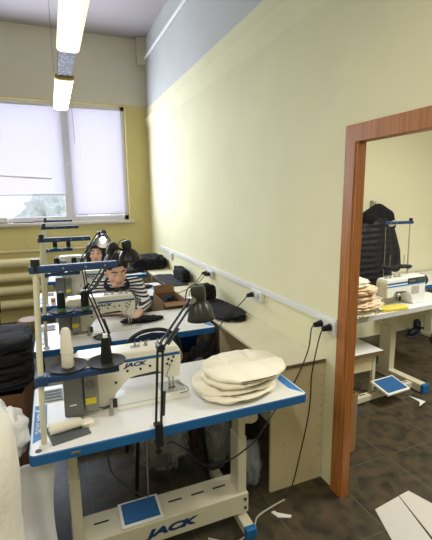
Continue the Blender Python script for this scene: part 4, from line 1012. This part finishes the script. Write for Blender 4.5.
# fabric heap, yellow cloth
for k in range(5):
    heap('beige_garment', ['beige garment at the bottom of the side room pile', 'beige garment second from the bottom of the side room pile', 'beige garment in the middle of the side room pile', 'beige garment second from the top of the side room pile', 'cream garment topmost on the side room pile'][k],
        'garment', M_cream_cloth if k in (0, 4) else M_beige_cloth, (2.15+(0.03, 0.06, 0.02, 0.04, 0.0)[k], 2.53+(0, -0.02, 0.01, -0.01, 0.01)[k], TZ+0.001+0.058*k), (0.27-0.018*k, 0.18-0.008*k, 0.034), 90+k, 0.42, 2.0, group='beige garments piled on the side room table')
heap('yellow_cloth', 'folded yellow cloth in front of the side room sewing machine', 'cloth', M_yellow_cloth, (2.60, 2.46, TZ), (0.15, 0.055, 0.014), 97, 0.10, 1.6, boxy=5)
# low bench
t = thing('low_bench', 'low white topped bench under the side room table', 'bench', (2.13, 2.75, 0))
MB().box(-0.42, 0.40, -0.30, 0.28, 0.385, 0.40, 0.002).build('bench_top', M_white, t); MB().box(-0.42, 0.40, -0.306, -0.30, 0.368, 0.40).build('edge', M_edge, t)
MB().box(-0.36, 0.33, -0.26, -0.245, 0.22, 0.385).build('front_panel', M_panel, t)
for sx in (-0.37, 0.34):
    for sy in (-0.25, 0.24): MB().box(sx-0.015, sx+0.015, sy-0.015, sy+0.015, 0, 0.385).build('leg', M_frame, t)
carton('small cardboard carton on the floor behind the door casing', (1.645, 2.04, 0), 0.12, 0.14, 0.42, R(6), M_card, False)
heap('dark_cloth', 'dark cloth stuffed in the carton behind the door casing', 'cloth', M_greycloth, (1.64, 2.04, 0.20), (0.085, 0.10, 0.12), 99, 0.2)
# shoes
def shoe(x, y, rz, label):
    t = thing('shoe', label, 'shoe', (x, y, 0), rz, 'dark shoes by the side room wall')
    MB().prism([(-0.045, 0.13), (0.045, 0.13), (0.04, 0.02), (0.05, -0.09), (0.02, -0.15), (-0.02, -0.15), (-0.05, -0.09), (-0.04, 0.02)], 0, 0.025, 'xy').build('sole', M_dark, t, bevel=0.006)
    MB().capsule((0, 0.085, 0.07), (0, 0.075, 0.155), 0.045, 0.042).capsule((0, 0.08, 0.062), (0, -0.09, 0.052), 0.042, 0.038).build('upper', M_black, t, smooth='full')
shoe(4.00, 3.42, R(-70), 'black ankle boot nearest the table leg in the side room'); shoe(4.12, 3.22, R(-55), 'dark shoe in front of the black boot in the side room')
shoe(4.42, 3.34, R(-75), 'dark shoe at the right edge of the side room view')
# coat on a hook
t = thing('coat_hook', 'steel wall hook holding the black coat', 'hook', (3.40, 3.61, 1.60))
MB().box(-0.02, 0.02, -0.008, 0.008, -0.04, 0.04, 0.004).build('plate', M_steel, t); MB().tube([(0, -0.008, 0.02), (0, -0.05, 0.0), (0, -0.06, 0.03)], 0.006, 8).build('prong', M_steel, t)
coat = thing('winter_coat', 'black quilted hooded winter coat hanging on the side room wall', 'coat', (3.33, 3.47, 0.62)); coat.scale = (1.17, 1.0, 1.06)
b = MB()
b.chain([((-0.06, 0, 0.10), 0.115), ((-0.05, 0, 0.45), 0.12), ((-0.02, 0, 0.74), 0.11)]).chain([((0.12, 0, 0.10), 0.105), ((0.10, 0, 0.45), 0.11), ((0.06, 0, 0.74), 0.10)]).chain([((-0.17, 0, 0.10), 0.10), ((-0.14, 0, 0.5), 0.10), ((-0.1, 0, 0.74), 0.08)])
b.chain([((0.14, -0.01, 0.68), 0.075), ((0.235, -0.02, 0.42), 0.07), ((0.275, -0.02, 0.24), 0.058)]).chain([((-0.15, -0.01, 0.68), 0.075), ((-0.225, -0.02, 0.42), 0.07), ((-0.24, -0.02, 0.2), 0.058)])
link('coat_body', fuse(b, 0.014, 4), quilt_material(), coat, smooth='full')
h = MB().chain([((-0.10, -0.02, 0.78), 0.085), ((0.02, -0.01, 0.86), 0.075), ((0.12, -0.03, 0.80), 0.07), ((0.17, -0.045, 0.70), 0.045)]).sphere((0.0, 0.0, 0.80), 0.1)
link('hood', fuse(h, 0.012, 4), M_blackcloth, coat, smooth='full')
MB().sphere((0.135, -0.098, 0.725), 1, scale=(0.055, 0.02, 0.03), rot=(0, R(-25), 0)).build('pale_lining', mat('pale_pink_lining', (200, 180, 166), 0.9), coat, smooth='full')
MB().tube([(0.02, -0.135, 0.70), (0.03, -0.135, 0.4), (0.03, -0.13, 0.05)], 0.004, 6).build('zip', M_steel, coat)
